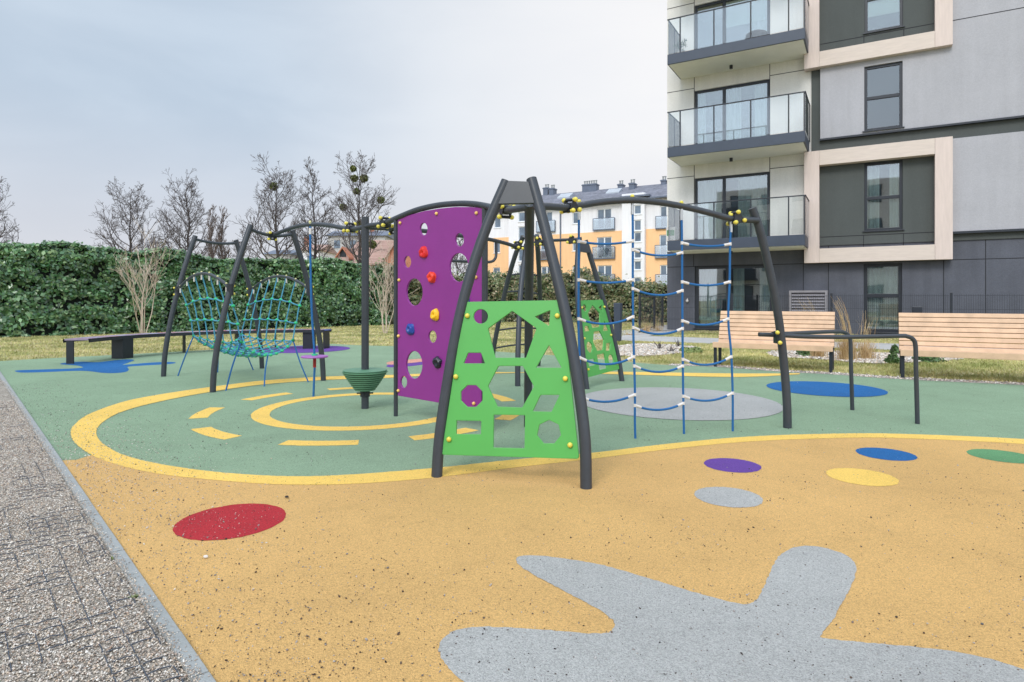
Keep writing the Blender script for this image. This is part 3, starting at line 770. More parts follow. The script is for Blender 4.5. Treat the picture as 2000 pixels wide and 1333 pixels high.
for p in ((784, 436), (855, 418), (933, 417), (782, 547.5), (932, 542), (781, 656.5), (780.5, 763), (928, 788)):
    l_ = locp(*p); cap(wall, BP @ Vector((l_[0], l_[1], .011)), pn, .0155, 'amber_cap', .006)
def hold(px, py, m, r=.054):
    l_ = locp(px, py); c_ = BP @ Vector((l_[0], l_[1], .011)); mb = MB(); mb.ball((0, 0, 0), 1, 20, 14)
    sd = random.uniform(0, 50); vs = []
    for v in mb.v:
        q = v.copy(); rad = 1 + .24 * noise.noise(q * 1.7 + Vector((sd, 0, 0))) + .02 * math.sin(3 * math.atan2(q.y, q.x) + sd)
        z = q.z; q = q * rad
        rr = math.hypot(q.x, q.y)
        if z > 0: q.z = .95 * q.z - .6 * math.exp(-(rr / .34) ** 2)      # the dished grip
        else: q.z *= .15
        vs.append(c_ + (px_ * q.x + Vector((0, 0, 1)) * q.y) * r + pn * (q.z * r * .85))
    mb.v = vs; return mb.build('climbing_hold', m, wall)
for p in ((830, 494, 'hold_red'), (846, 542, 'hold_orange'), (852.5, 615.5, 'hold_yellow'), (804, 643.5, 'hold_blue'), (857, 708, 'hold_black'), (911, 588, 'hold_blue')): hold(*p)
AB = [P(752, 437, 6.25), P(778, 425, 6.02), P(815, 410.5, 5.86), P(855, 401.5, 5.70), P(895, 398, 5.52), P(925, 399, 5.38), P(950, 403, 5.26), P(976, 409, 5.02), P(990, 411, 4.86)]
tube_part('top_tube', AB, .027)
tube_part('top_tube', [P(985, 412, 4.90), P(1005, 409, 4.66), P(1030, 405, 4.47), P(1050, 403.5, 4.50), P(1075, 404, 4.60), P(1100, 405.5, 4.70), P(1122, 404, 4.78)], .027)
clamp(P(988, 411, 4.88), P(1000, 409, 4.7) - P(976, 409, 5.0), 1.0, -1)
clamp(P(1114, 405, 4.76), P(1135, 402, 4.9) - P(1100, 405.5, 4.7), 1.0)

# ---- rope ladder under its arched beam
beam = [P(1110, 405.5, 4.74), P(1140, 400.5, 4.93), P(1180, 394.5, 5.02), P(1235, 391.5, 5.07), P(1285, 395.5, 5.16), P(1330, 403, 5.25), P(1385, 416, 5.31), P(1430, 428, 5.36), P(1480, 431, 5.44)]
tube_part('top_tube', beam, .027)
clamp(P(1437, 428, 5.37), P(1460, 432, 5.42) - P(1410, 422, 5.33), 1.0, 1, .35)
tube_part('post', [Vector((G(1538, 838).x, G(1538, 838).y, -.05)), P(1537, 790, 5.51), P(1531, 710, 5.53), P(1519, 612, 5.52), P(1501, 520, 5.50), P(1484, 450, 5.47), P(1469, 407, 5.45)], RT)
RY = [5.0, 5.08, 5.25, 5.36]
ropes = [[(1131, 402), (1130.5, 470), (1130, 560), (1130, 640), (1133, 720), (1137, 800), (1139, 863)], [(1235, 392), (1236, 450), (1236, 560), (1237, 650), (1240, 760), (1240, 820), (1241, 860)],
         [(1331, 404), (1332, 470), (1332.5, 560), (1333, 640), (1334, 740), (1335, 800), (1336, 850)], [(1428, 428), (1426, 480), (1425, 550), (1422.5, 625), (1428, 690), (1431, 770), (1431, 845)]]
def rope_pt(i, y):
    pts = ropes[i]
    for (x0, y0), (x1, y1) in zip(pts, pts[1:]):
        if y <= y1: break
    return P(x0 + (x1 - x0) * (y - y0) / (y1 - y0), y, RY[i])
for i, pts in enumerate(ropes):
    pw = [P(x, y, RY[i]) for x, y in pts]; pw[-1].z = -.02
    ro_ = tube_part('rope', pw, .0095, 'blue_rope', seg=10)
    top = pw[0]; mb = MB(); mb.tube([top + Vector((0, 0, -.02)), top + Vector((0, 0, -.115))], .0125, 10); mb.build('rope_ferrule', 'alloy', ro_)
    cap(ro_, top + Vector((0, 0, .022)), (0, 0, 1), .0175)
rungs = [(0, 472, 471, 477), (0, 547, 547, 553), (0, 623, 619, 633), (0, 699, 697, 712), (0, 777, 771, 785), (1, 488, 494, 499.5), (1, 564, 568, 577), (1, 640, 642, 653), (1, 715, 715, 727), (1, 792, 788, 801),
         (2, 475, 477, 481.5), (2, 551, 551, 558), (2, 627, 623, 635), (2, 702, 697, 713), (2, 774, 768, 783)]
for i, ya, yb, ys in rungs:
    a_, b_ = rope_pt(i, ya), rope_pt(i + 1, yb); m_ = (a_ + b_) / 2; sagz = H - (ys - HY) / F * m_.y
    pts = []
    for j in range(15):
        t = j / 14; q = a_.lerp(b_, t); lin = a_.z + (b_.z - a_.z) * t; q.z = lin + (sagz - m_.z) * 4 * t * (1 - t); pts.append(q)
    mb = MB(); mb.tube(pts, .0095, 10); rg = mb.build('rope_rung', 'blue_rope', frame)
    for q, q2 in ((pts[0], pts[2]), (pts[-1], pts[-3])):
        d = (q2 - q).normalized(); mb = MB(); mb.tube([q + d * .002, q + d * .05, q + d * .062], [.0125, .0125, .011], 10)
        mb.tube([q + Vector((0, 0, .013)), q - Vector((0, 0, .013))], .0125, 10); mb.build('rope_ferrule', 'ferrule_white', rg)

# ---- two handrails fanning out from the right-hand post
tube_part('handrail', [P(1482, 653.5, 5.60), P(1520, 655, 5.61), P(1580, 658, 5.63), P(1660, 658.5, 5.65), P(1755, 656.5, 5.68), P(1772, 657.5, 5.68), P(1783, 663, 5.68), P(1788, 676, 5.68), P(1789, 720, 5.68), P(1790.5, 770, 5.68), G(1792, 830) + Vector((0, 0, -.03))], .0195)
tube_part('handrail', [P(1509, 652.5, 5.66), P(1540, 652, 5.80), P(1590, 649.5, 6.06), P(1635, 648, 6.30), P(1648, 649.5, 6.36), P(1657, 655, 6.38), P(1661, 666, 6.38), P(1662, 710, 6.38), P(1663.5, 760, 6.38), G(1665, 803) + Vector((0, 0, -.03))], .0195)
mb = MB(); mb.box((-.022, .02, -.055), (.022, .10, .055), Matrix.Translation(P(1524, 660, 5.51))); br = mb.build('rail_bracket', 'dark_steel', frame, smooth=False, bevel=.004)
cap(br, P(1519.5, 650, 5.485), (-.7, -.7, .1), .0185); cap(br, P(1524.5, 670, 5.485), (-.7, -.7, .1), .0185)

# ---- centre pole with its green spinner seat
pole = tube_part('post', [POLE + Vector((0, 0, -.05)), P(713.5, 424.5, POLE.y)], .0385, smooth=False, seg=24)
prof = [(.10, .200)]; nr = 9
for i in range(nr):
    r0 = .105 + (.228 - .105) * (i / (nr - 1)) ** .92; z0 = .204 + i * .0225
    prof += [(r0, z0), (r0 + .004, z0 + .004), (r0 + .004, z0 + .014), (r0 - .012, z0 + .0155), (r0 - .012, z0 + .0215)]
prof += [(.226, .409), (.222, .414), (.06, .418)]
mb = MB(); mb.lathe(prof, POLE, 56); sp = mb.build('spinner_seat', 'spinner_green', frame)
mb = MB(); mb.lathe([(.05, .135), (.05, .20)], POLE, 24)
for an in (0.1, math.pi + .1, 1.7, 4.7):
    d = Vector((math.cos(an), math.sin(an), 0)); mb.tube([POLE + d * .045 + Vector((0, 0, .17)), POLE + d * .085 + Vector((0, 0, .17))], .008, 8)
mb.build('spinner_collar', 'dark_steel', frame)

# ---- the left-hand net climber: two A-frames, arches and a hammock net
B1, B2, B3, B4 = G(319, 737), G(415, 768), G(512, 721), G(632, 745)
def curved_leg(base, other, f, ztop):
    pts = []
    for j in range(9):
        t = j / 8; q = base.lerp(other, f * t ** 1.6); q.z = ztop * t - (.05 if j == 0 else 0); pts.append(q)
    tube_part('leg', pts, RT); return pts
l1 = curved_leg(B1, B3, .30, 2.12); l3 = curved_leg(B3, B1, .29, 2.10)
l2 = curved_leg(B2, B4, .315, 2.10); l4 = curved_leg(B4, B2, .31, 2.08)
def sagbar(a_, b_, sag):
    a_ = a_ - Vector((0, 0, .05)); b_ = b_ - Vector((0, 0, .05))
    pts = [a_.lerp(b_, t / 8) - Vector((0, 0, sag * 4 * (t / 8) * (1 - t / 8))) for t in range(9)]
    tube_part('top_tube', pts, .021); return pts
sagbar(l1[-1], l3[-1], .03); sb = sagbar(l2[-1], l4[-1], .05)
def at_z(pts, z):
    for p, q in zip(pts, pts[1:]):
        if p.z <= z <= q.z: return p.lerp(q, (z - p.z) / (q.z - p.z))
def arch(pa_, pb_, rise):
    pts = [pa_.lerp(pb_, t / 14) + Vector((0, 0, rise * math.sin(math.pi * t / 14) ** .8)) for t in range(15)]
    o = tube_part('arch_tube', pts, .020)
    for q, oth in ((pa_, pb_), (pb_, pa_)):
        d = (oth - q).normalized(); side = Vector((d.y, -d.x, 0))
        for dz in (-.05, .05): cap(o, q + side * .036 + Vector((0, 0, dz)), side, .0165)
        mb = MB(); mb.tube([q - Vector((0, 0, .07)), q + Vector((0, 0, .07))], .042, 14); mb.build('tube_collar', 'dark_steel', o)
    return o, pts
z_a = 1.27
AL, al = arch(at_z(l1, z_a), at_z(l2, z_a), .235); AR, ar = arch(at_z(l3, z_a), at_z(l4, z_a), .225)
def along(pts, u):
    s_ = u * (len(pts) - 1); i = min(int(s_), len(pts) - 2); return pts[i].lerp(pts[i + 1], s_ - i)
NU = 6
def cornerL(u): # front lip of the seat on the left arch's side
    a_, b_ = along(al, .06 + .88 * u), along(ar, .06 + .88 * u); q = a_.lerp(b_, .17); q.z = .60 - .035 * math.sin(math.pi * u); return q
def cornerR(u):
    a_, b_ = along(al, .06 + .88 * u), along(ar, .06 + .88 * u); q = a_.lerp(b_, .83); q.z = .59 - .035 * math.sin(math.pi * u); return q
def backL(u, t): q = along(al, .06 + .88 * u).lerp(cornerL(u), t); q += (cornerR(u) - cornerL(u)) * .03 * math.sin(math.pi * t); return q
def backR(u, t): q = along(ar, .06 + .88 * u).lerp(cornerR(u), t); q += (cornerL(u) - cornerR(u)) * .03 * math.sin(math.pi * t); return q
def seat(u, t):
    a_, b_ = cornerL(u), cornerR(u); q = a_.lerp(b_, t); q.z -= (.19 + .03 * math.sin(math.pi * u)) * (4 * t * (1 - t)) ** .85; return q
knots = []
us = [i / NU for i in range(NU + 1)]
net = MB()
for u in us:
    wob = [Vector((random.gauss(0, .006), random.gauss(0, .006), 0)) for _ in range(30)]
    pts = [backL(u, t / 8) for t in range(1, 9)]; pts[0] = along(al, .06 + .88 * u); net.tube([p + w_ * .6 for p, w_ in zip(pts, wob)], .0092, 7)
    pts = [backR(u, t / 8) for t in range(1, 9)]; pts[0] = along(ar, .06 + .88 * u); net.tube([p + w_ * .6 for p, w_ in zip(pts, wob)], .0092, 7)
for bk in (backL, backR):
    for t in (.36, .68, 1.0):
        row = [bk(i / 24, t) - Vector((0, 0, .012 * abs(math.sin(math.pi * i / 24 * NU)))) for i in range(25)]
        net.tube(row, .010, 7); knots += [bk(u, t) for u in us]
# diamond mesh of the seat
NS = 9
for k in range(-NU, NS + 1):
    for sgn in (1, -1):
        pts = []
        for i in range(0, NU * 4 + 1):
            u = i / (NU * 4); v = (k + sgn * u * NU + (NU if sgn < 0 else 0)) / NS
            if -1e-6 <= v <= 1 + 1e-6: pts.append(seat(u, min(1, max(0, v))))
        if len(pts) > 2: net.tube(pts, .0092, 7)
for k in range(NS + 1):
    for i in range(NU + 1):
        knots.append(seat(i / NU, k / NS))
for u in (0.0, 1.0):
    net.tube([seat(u, t / 14) for t in range(15)], .0105, 8)
for k_ in range(1, NS): net.tube([seat(i / 16, k_ / NS) for i in range(17)], .0075, 6) if k_ % 3 == 0 else None
net_o = net.build('climbing_net', 'net_rope', frame)
kb = MB(); kb.ball(knots[0], .023, 8, 6, scale=(1.15, 1.15, .9)); k0_ = kb.build('net_knot', 'net_knot', net_o)
for q in knots[1:]:
    k_ = k0_.copy(); COL.objects.link(k_); k_.parent = net_o; k_.location = q - knots[0]
for pts, ao in ((al, AL), (ar, AR)):
    for u in us:
        q = along(pts, .06 + .88 * u); cap(ao, q + Vector((0, 0, .016)), (0, 0, 1), .0135, 'pale_cap', .006)
        mb = MB(); mb.tube([q - Vector((0, 0, .015)), q - Vector((0, 0, .085))], .011, 8); mb.build('rope_ferrule', 'ferrule_white', ao)
for q, (gx, gy) in ((cornerL(0), (346, 736)), (cornerL(1), (440, 765)), (seat(1, .5), (516, 757)), (cornerR(1), (604, 748)), (seat(0, .5), (425, 729)), (cornerR(0), (496, 724))):
    g = G(gx, gy); bow = Vector((random.uniform(-.02, .02), random.uniform(-.02, .02), 0))
    tube_part('anchor_rope', [q, q.lerp(g, .5) + bow, g + Vector((0, 0, -.02))], .0095, 'blue_rope', seg=8)
# arched beam from the net climber to the centre pole and on to the purple wall
c0 = sb[4]
b2 = [c0 + Vector((0, 0, 0)), P(560, 449, 8.0), P(585, 441.5, 7.72), P(615, 438.5, 7.4), P(645, 441, 7.1), P(672, 446, 6.84), P(690, 447.5, 6.66), P(706, 445, 6.5), P(722, 441, 6.42), P(740, 438.5, 6.32), P(760, 434, 6.2)]
tube_part('top_tube', b2, .025)
clamp(c0, b2[2] - b2[0], .95, -1); clamp(P(684, 447, 6.72), P(700, 446, 6.56) - P(668, 445.5, 6.88), 1.0); clamp(P(752, 437, 6.25), P(770, 430, 6.1) - P(740, 439, 6.33), 1.0)
# second tube, behind the purple wall, to the rear ladder arch
bb = [P(716, 444, 6.5), P(755, 446.5, 6.65), P(800, 449, 6.95), P(850, 454, 7.3), P(897, 460.5, 7.7), P(950, 467, 8.15), P(985, 475, 8.48), P(1012, 483, 8.75), P(1032, 484, 8.95)]
tube_part('top_tube', bb, .026); clamp(P(768, 447, 6.74), bb[2] - bb[1], .95, -1)
clamp(P(1011, 481, 8.72), bb[7] - bb[6], 1.05)
tube_part('trapeze_bar', [P(969, 470, 8.33), P(969, 497, 8.33), P(966, 507, 8.30), P(957, 512, 8.24), P(930, 512, 8.0), P(895, 510.5, 7.70), P(872, 509, 7.5), P(866, 503, 7.45), P(864, 490, 7.43), P(864, 458, 7.43)], .019)
# rear ladder arch
tube_part('leg', [Vector((G(1011, 756).x, G(1011, 756).y, -.05)), P(1011.5, 700, 8.2), P(1014, 620, 8.35), P(1019, 550, 8.5), P(1028, 478, 8.8)], RT)
ga, gc = G(961, 728), G(1051, 716)
la = [Vector((ga.x, ga.y, -.05)), P(963, 690, 9.7), P(974, 630, 9.6), P(989, 560, 9.45), P(1006, 500, 9.25), P(1022, 462, 9.1)]
lc = [Vector((gc.x, gc.y, -.05)), P(1055, 660, 10.5), P(1056, 620, 10.2), P(1054, 560, 9.8), P(1051, 500, 9.4), P(1048, 460, 9.15)]
tube_part('leg', la, RT); tube_part('leg', lc, RT)
for ya, yb in ((541, 539), (574, 573), (647, 643), (683, 676)):
    def at_y(pts, y):
        best = min(smooth_path(pts, 12), key=lambda p: abs((HY - (p.z - H) / p.y * F) - y)); return best
    a_, b_ = at_y(la, ya), at_y(lc, yb); pts = [a_.lerp(b_, t / 6) + Vector((0, 0, .03 * math.sin(math.pi * t / 6))) for t in range(7)]
    tube_part('ladder_rung', pts, .014)
clamp(P(1052, 474, 8.95), Vector((1, -.5, 0)), 1.1); clamp(P(1117, 470, 8.5), Vector((1, -.4, 0)), 1.05)
tube_part('top_tube', [P(1025, 482, 8.9), P(1050, 473, 8.95), P(1080, 470, 8.75), P(1117, 468.5, 8.5), P(1136, 466, 8.45)], .022)
# hanging rope with a purple disc to stand on
DY = 7.25; rp = tube_part('rope', [P(606, 443, DY), P(606.5, 520, DY), P(609, 610, DY), P(614.5, 700, DY), P(613.5, 740, DY), Vector((G(612, 777).x, G(612, 777).y, -.02))], .0125, 'blue_rope', seg=10)
dc = P(614.5, 697, DY)
mb = MB(); mb.lathe([(.02, -.012), (.150, -.010), (.156, 0), (.150, .010), (.02, .014)], dc, 40); mb.build('disc_seat', 'seat_purple', rp)
mb = MB(); mb.lathe([(.034, .014), (.034, .030), (.02, .034)], dc, 20); mb.build('disc_collar', 'net_knot', rp)
mb = MB(); mb.tube([dc - Vector((0, 0, .02)), dc - Vector((0, 0, .125))], .019, 12); mb.build('rope_sleeve', 'red_sleeve', rp)
mb = MB(); mb.tube([P(606, 446, DY), P(606, 458, DY)], .015, 10); mb.build('rope_ferrule', 'ferrule_white', rp)
cap(rp, P(605.5, 436, DY), (0, 0, 1), .0165, 'pale_cap')

# ================================================================== GREY APARTMENT BUILDING ON THE RIGHT
C0 = Vector((5.81, 23.2, 0))
bld = thing('apartment_building', C0, 'modern grey and white apartment building with glass balconies and pale wood frames', 'building')
def Bp(s, d, z): return C0 + UB * s + NB * d + Vector((0, 0, z))
def fs(px, d=0.0, O=C0):
    k = (px - CX) / F; X0, Y0 = O.x + NB.x * d, O.y + NB.y * d
    return (k * Y0 - X0) / (UB.x - k * UB.y)
def fz(px, py, d=0.0, O=C0):
    Y = O.y + NB.y * d + UB.y * fs(px, d, O); return H - (py - HY) / F * Y
class Loc:
    """mesh builder working in facade coordinates (along, depth, up)"""
    def __init__(s, O): s.mb = MB(); s.O = O
    def p(s, q): return s.O + UB * q[0] + NB * q[1] + Vector((0, 0, q[2]))
    def box(s, s0, s1, d0, d1, z0, z1, mi=0): s.mb.box((s0, d0, z0), (s1, d1, z1), lambda v: s.p(v), mi)
    def quad(s, *q, mi=0): s.mb.quad(*[s.p(x) for x in q], mi=mi)
    def wall(s, s0, s1, z0, z1, d, holes=(), depth=.2, back=.3, mi=0):
        xs = sorted({s0, s1, *[h[0] for h in holes], *[h[1] for h in holes]}); zs = sorted({z0, z1, *[h[2] for h in holes], *[h[3] for h in holes]})
        xs = [x for x in xs if s0 <= x <= s1]; zs = [z for z in zs if z0 <= z <= z1]
        for a_, b_ in zip(xs, xs[1:]):
            for c_, e_ in zip(zs, zs[1:]):
                mx, mz = (a_ + b_) / 2, (c_ + e_) / 2
                if any(h[0] < mx < h[1] and h[2] < mz < h[3] for h in holes): continue
                s.quad((a_, d, c_), (b_, d, c_), (b_, d, e_), (a_, d, e_), mi=mi)
        for h in holes:
            a_, b_, c_, e_ = h; k = d + depth
            s.quad((a_, d, c_), (a_, d, e_), (a_, k, e_), (a_, k, c_), mi=mi); s.quad((b_, d, c_), (b_, k, c_), (b_, k, e_), (b_, d, e_), mi=mi)
            s.quad((a_, d, e_), (b_, d, e_), (b_, k, e_), (a_, k, e_), mi=mi); s.quad((a_, d, c_), (a_, k, c_), (b_, k, c_), (b_, d, c_), mi=mi)
        k = d + back
        s.quad((s0, d, z0), (s0, d, z1), (s0, k, z1), (s0, k, z0), mi=mi); s.quad((s1, d, z0), (s1, k, z0), (s1, k, z1), (s1, d, z1), mi=mi)
        s.quad((s0, d, z1), (s1, d, z1), (s1, k, z1), (s0, k, z1), mi=mi); s.quad((s0, d, z0), (s0, k, z0), (s1, k, z0), (s1, d, z0), mi=mi)
    def joints(s, d, verts=(), hors=(), wdt=.022, mi=1):
        for x, z0, z1 in verts: s.box(x - wdt / 2, x + wdt / 2, d - .003, d + .01, z0, z1, mi)
        for z, s0, s1 in hors: s.box(s0, s1, d - .0045, d + .01, z - wdt / 2, z + wdt / 2, mi)
    def build(s, name, mats, parent, smooth=False, bevel=0): return s.mb.build(name, mats, parent, smooth, bevel)

TOPZ = 19.4; SR = 21.0
sj1, sj2 = fs(1356), fs(1503.5); sWR = fs(1585)
doors = []
for y_t, base in ((349, 3.22), (178, 6.46), (11, 9.68)):
    doors.append((sj1 + .01, sj2 - .01, base, fz(1358, y_t)))
doors.append((sj1 + .01, sj2 - .01, 12.9, 15.2)); doors.append((sj1 + .01, sj2 - .01, 16.1, 18.4))
gdoor = (fs(1357), fs(1510), fz(1357, 641.5), fz(1357, 520))
# ground floor
w_ = Loc(C0); gw = (fs(1687), fs(1762), fz(1687, 648.5), fz(1687, 516))
w_.wall(0, SR, -.2, 2.93, 0, [gdoor, gw], .22)
zj = fz(1569, 515.5)
w_.joints(0, [(fs(x), 0, 2.92) for x in (1569, 1618, 1843, 1925, 2090)] + [(sj1 - .02, zj, 2.92)], [(zj, 0, SR)])
w_.quad((0, 0, -.2), (0, 14, -.2), (0, 14, 2.93), (0, 0, 2.93)); w_.quad((SR, 0, -.2), (SR, 0, 2.93), (SR, 14, 2.93), (SR, 14, -.2))
w_.build('plinth_wall', ['plinth_render', 'joint'], bld)
# white wall behind the balconies
w_ = Loc(C0); w_.wall(0, sWR, 2.93, TOPZ, 0.001, doors, .2)
hz_ = [fz(1303, y) for y in (18.5, 182, 349.5)]
w_.joints(0.001, [(sj1, 2.95, TOPZ), (sj2, 2.95, TOPZ)], [(z, 0, sj1 - .01) for z in hz_] + [(z + .0, sj2 + .01, sWR) for z in hz_] + [(hz_[0] + 3.2, 0, sj1 - .01), (hz_[0] + 6.4, 0, sj1)])
w_.quad((0, 0, 2.93), (0, 14, 2.93), (0, 14, TOPZ), (0, 0, TOPZ)); w_.quad((0, .3, TOPZ - .001), (SR, .3, TOPZ - .001), (SR, 14, TOPZ - .001), (0, 14, TOPZ - .001)); w_.quad((SR, 0, 2.93), (SR, 0, TOPZ), (SR, 14, TOPZ), (SR, 14, 2.93)); w_.quad((0, 14, -.2), (SR, 14, -.2), (SR, 14, TOPZ), (0, 14, TOPZ))
w_.build('white_wall', ['white_render', 'joint'], bld)
# dark rendered wall: recesses of the frames, columns and bands
win_lo = (fs(1688, -.05), fs(1763, -.05), fz(1688, 452, -.05), fz(1688, 319, -.05))
win_hi = (win_lo[0] + .01, win_lo[1] + .01, fz(1690, 65.5, -.05), fz(1690, 65.5, -.05) + win_lo[3] - win_lo[2])
w_ = Loc(C0); w_.wall(sWR + .001, SR, 2.93, TOPZ, -.05, [win_lo, win_hi], .2)
zl = fz(1620, 463, -.05); zu = fz(1620, 84, -.05)
w_.joints(-.05, [(win_lo[0] - .02, 2.4, zl), (win_lo[1] + .02, 2.4, zl), (win_hi[0] - .02, 8.8, zu), (win_hi[1] + .02, 8.8, zu)], [(zl, sWR, 9.2), (zu, sWR, 9.2)])
w_.build('dark_wall', ['olive_render', 'joint'], bld)
# light grey rendered slabs
dG = -.16
win_mid = (fs(1688, dG), fs(1763, dG), fz(1688, 257, dG), fz(1688, 131, dG))
zA, zB = fz(1600, 272, dG), 8.95; s_mid0, s_mid1 = fs(1602, dG), fs(1846, dG)
w_ = Loc(C0); w_.wall(s_mid0, s_mid1, zA, zB, dG, [win_mid], .25, back=.105); w_.build('grey_wall', ['grey_render', 'joint'], bld)
w_ = Loc(C0); w_.wall(s_mid1 + .0005, SR, zA, TOPZ, dG, [], .2, back=.105); zt = fz(1870, 39, dG); w_.joints(dG, [], [(zt, s_mid1 + .05, SR), (zt + 3.2, s_mid1 + .05, SR)]); w_.build('grey_wall', ['grey_render', 'joint'], bld)
zC, zD = fz(1990, 447, dG), fz(1990, 257.5, dG)
w_ = Loc(C0); w_.wall(s_mid1, SR, zC, zD, dG, [], .2, back=.105); w_.build('grey_wall', ['grey_render', 'joint'], bld)
w_ = Loc(C0); w_.box(s_mid0 - .02, SR, dG - .035, -.052, zA - .06, zA - .002); w_.box(s_mid1 + .02, SR, dG - .035, -.052, zC - .07, zC - .002); w_.build('ledge', 'frame_dark', bld)
# pale wooden portal frames standing proud of the facade
dF = -.36
def portal(z0, z1, zi0, zi1):
    a_, b_, c_, e_ = fs(1570.5, dF), fs(1600, dF), fs(1826, dF), fs(1861, dF)
    w_ = Loc(C0)
    w_.box(a_, b_ - .004, dF, -.052, z0, z1, 0); w_.box(c_ + .004, e_, dF, -.052, z0, z1, 0)
    w_.box(b_, c_, dF + .002, -.054, z0 + .001, zi0, 1); w_.box(b_, c_, dF + .002, -.054, zi1, z1 - .001, 1)
    for zz in (zi0 + (zi1 - zi0) * .35, ): pass
    return w_.build('portal_frame', ['wood_board_upright', 'wood_board'], bld, bevel=.004)
portal(fz(1600, 513.5, dF), fz(1600, 294.5, dF), fz(1600, 486, dF), fz(1600, 323, dF))
z_u0 = fz(1600, 130.5, dF); portal(z_u0, z_u0 + 3.69, fz(1600, 101, dF), z_u0 + 3.2)
portal(z_u0 + 6.44, z_u0 + 10.1, z_u0 + 6.9, z_u0 + 9.6)

def window(s0, s1, z0, z1, d, posts=(), rails=(), cover=(), parent=bld, O=C0, sill=True, room=1.6, fw=.07, name='window'):
    """dark framed window set in its opening; panes, sill, curtains and the room behind are its sub-parts"""
    f = Loc(O); k0, k1 = d + .07, d + .15
    f.box(s0, s0 + fw, k0, k1, z0, z1); f.box(s1 - fw, s1, k0, k1, z0, z1); f.box(s0 + fw, s1 - fw, k0, k1, z1 - fw, z1); f.box(s0 + fw, s1 - fw, k0, k1, z0, z0 + fw)
    xs = [s0 + fw] + [x for p_ in posts for x in (p_ - fw * .65, p_ + fw * .65)] + [s1 - fw]
    for p_ in posts: f.box(p_ - fw * .65, p_ + fw * .65, k0 - .004, k1, z0 + fw, z1 - fw)
    zs = [z0 + fw] + [x for p_ in rails for x in (p_ - fw * .6, p_ + fw * .6)] + [z1 - fw]
    for p_ in rails:
        f.box(s0 + fw, s1 - fw, k0 - .003, k1, p_ - fw * .6, p_ + fw * .6)
    fr = f.build(name, 'frame_dark', parent, bevel=.006)
    for i in range(0, len(xs), 2):
        for j in range(0, len(zs), 2):
            g_ = Loc(O); g_.box(xs[i] + .001, xs[i + 1] - .001, d + .105, d + .117, zs[j] + .001, zs[j + 1] - .001); g_.build('pane', 'window_glass', fr)
    if sill: g_ = Loc(O); g_.box(s0 - .05, s1 + .05, d - .05, d + .07, z0 - .035, z0 - .001); g_.build('sill', 'frame_dark', fr, bevel=.004)
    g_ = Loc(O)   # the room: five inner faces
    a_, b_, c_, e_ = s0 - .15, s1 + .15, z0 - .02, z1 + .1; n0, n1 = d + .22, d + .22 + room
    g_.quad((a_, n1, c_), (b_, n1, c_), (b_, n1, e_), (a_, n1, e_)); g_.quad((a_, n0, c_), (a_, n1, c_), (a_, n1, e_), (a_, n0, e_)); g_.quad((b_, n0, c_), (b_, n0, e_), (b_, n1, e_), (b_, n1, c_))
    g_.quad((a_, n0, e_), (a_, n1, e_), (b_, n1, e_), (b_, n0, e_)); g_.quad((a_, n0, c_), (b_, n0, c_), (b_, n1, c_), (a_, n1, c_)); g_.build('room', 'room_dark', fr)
    for typ, x0, x1, y0, y1 in cover:
        g_ = Loc(O)
        if typ == 'curtain':
            n = max(8, int((x1 - x0) * 40)); pr = []
            for i in range(n + 1):
                x = x0 + (x1 - x0) * i / n; pr.append((x, d + .205 + .03 * math.sin(i * 1.25) + .012 * math.sin(i * .5)))
            for p_, q in zip(pr, pr[1:]): g_.quad((p_[0], p_[1], y0), (q[0], q[1], y0), (q[0], q[1], y1), (p_[0], p_[1], y1))
            o = g_.build('curtain', 'curtain', fr); o.data.polygons.foreach_set("use_smooth", [True] * len(o.data.polygons))
        else:
            g_.box(x0, x1, d + .155, d + .16, y0, y1); g_.build('blind', 'blind', fr)
    return fr
pm = fs(1413.5)
for i, h in enumerate(doors):
    a_, b_, c_, e_ = h; wd = b_ - a_
    cv = [[('curtain', a_ + .08, a_ + wd * .36, c_ + .05, e_ - .1), ('curtain', b_ - wd * .42, b_ - .06, c_ + .05, e_ - .1)], [('curtain', pm + .05, pm + wd * .22, c_ + .05, e_ - .1), ('curtain', b_ - wd * .2, b_ - .06, c_ + .05, e_ - .1), ('curtain', a_ + .06, a_ + wd * .14, c_ + .05, e_ - .1)],
          [('blind', pm + .05, b_ - .1, e_ - 1.0, e_ - .1), ('curtain', b_ - wd * .25, b_ - .06, c_ + .05, e_ - .1)], [], []][i]
    window(a_, b_, c_, e_, 0, [pm], [], cv, sill=False, fw=.085)
a_, b_, c_, e_ = gdoor
window(a_, b_, c_, e_, 0, [fs(1422)], [], [('curtain', a_ + .15, a_ + .75, c_ + .05, e_ - .08), ('curtain', fs(1430), fs(1452), c_ + .05, e_ - .08), ('curtain', fs(1482), b_ - .05, c_ + .05, e_ - .08)], sill=True, fw=.12)
for h, d, yd, cv in ((win_lo, -.05, (1688, 388), 'm'), (win_mid, dG, (1688, 193), 'b'), (win_hi, -.05, None, 'h'), (gw, 0, (1687, 578), 'c')):
    a_, b_, c_, e_ = h; zd = fz(*yd, d) if yd else c_ + (win_lo[3] - win_lo[2]) * .5
    cover = {'m': [('curtain', a_ + .06, a_ + .42, c_ + .05, e_ - .1), ('curtain', b_ - .35, b_ - .05, c_ + .05, e_ - .1)], 'b': [('blind', a_ + .05, b_ - .05, c_ + .05, zd + .05)], 'h': [('blind', a_ + .05, b_ - .05, zd - .55, e_ - .05)],
             'c': [('curtain', a_ + .05, b_ - .05, c_ + .05, e_ - .1)]}[cv]
    window(a_, b_, c_, e_, d, [], [zd], cover, fw=.085 if cv != 'c' else .1)

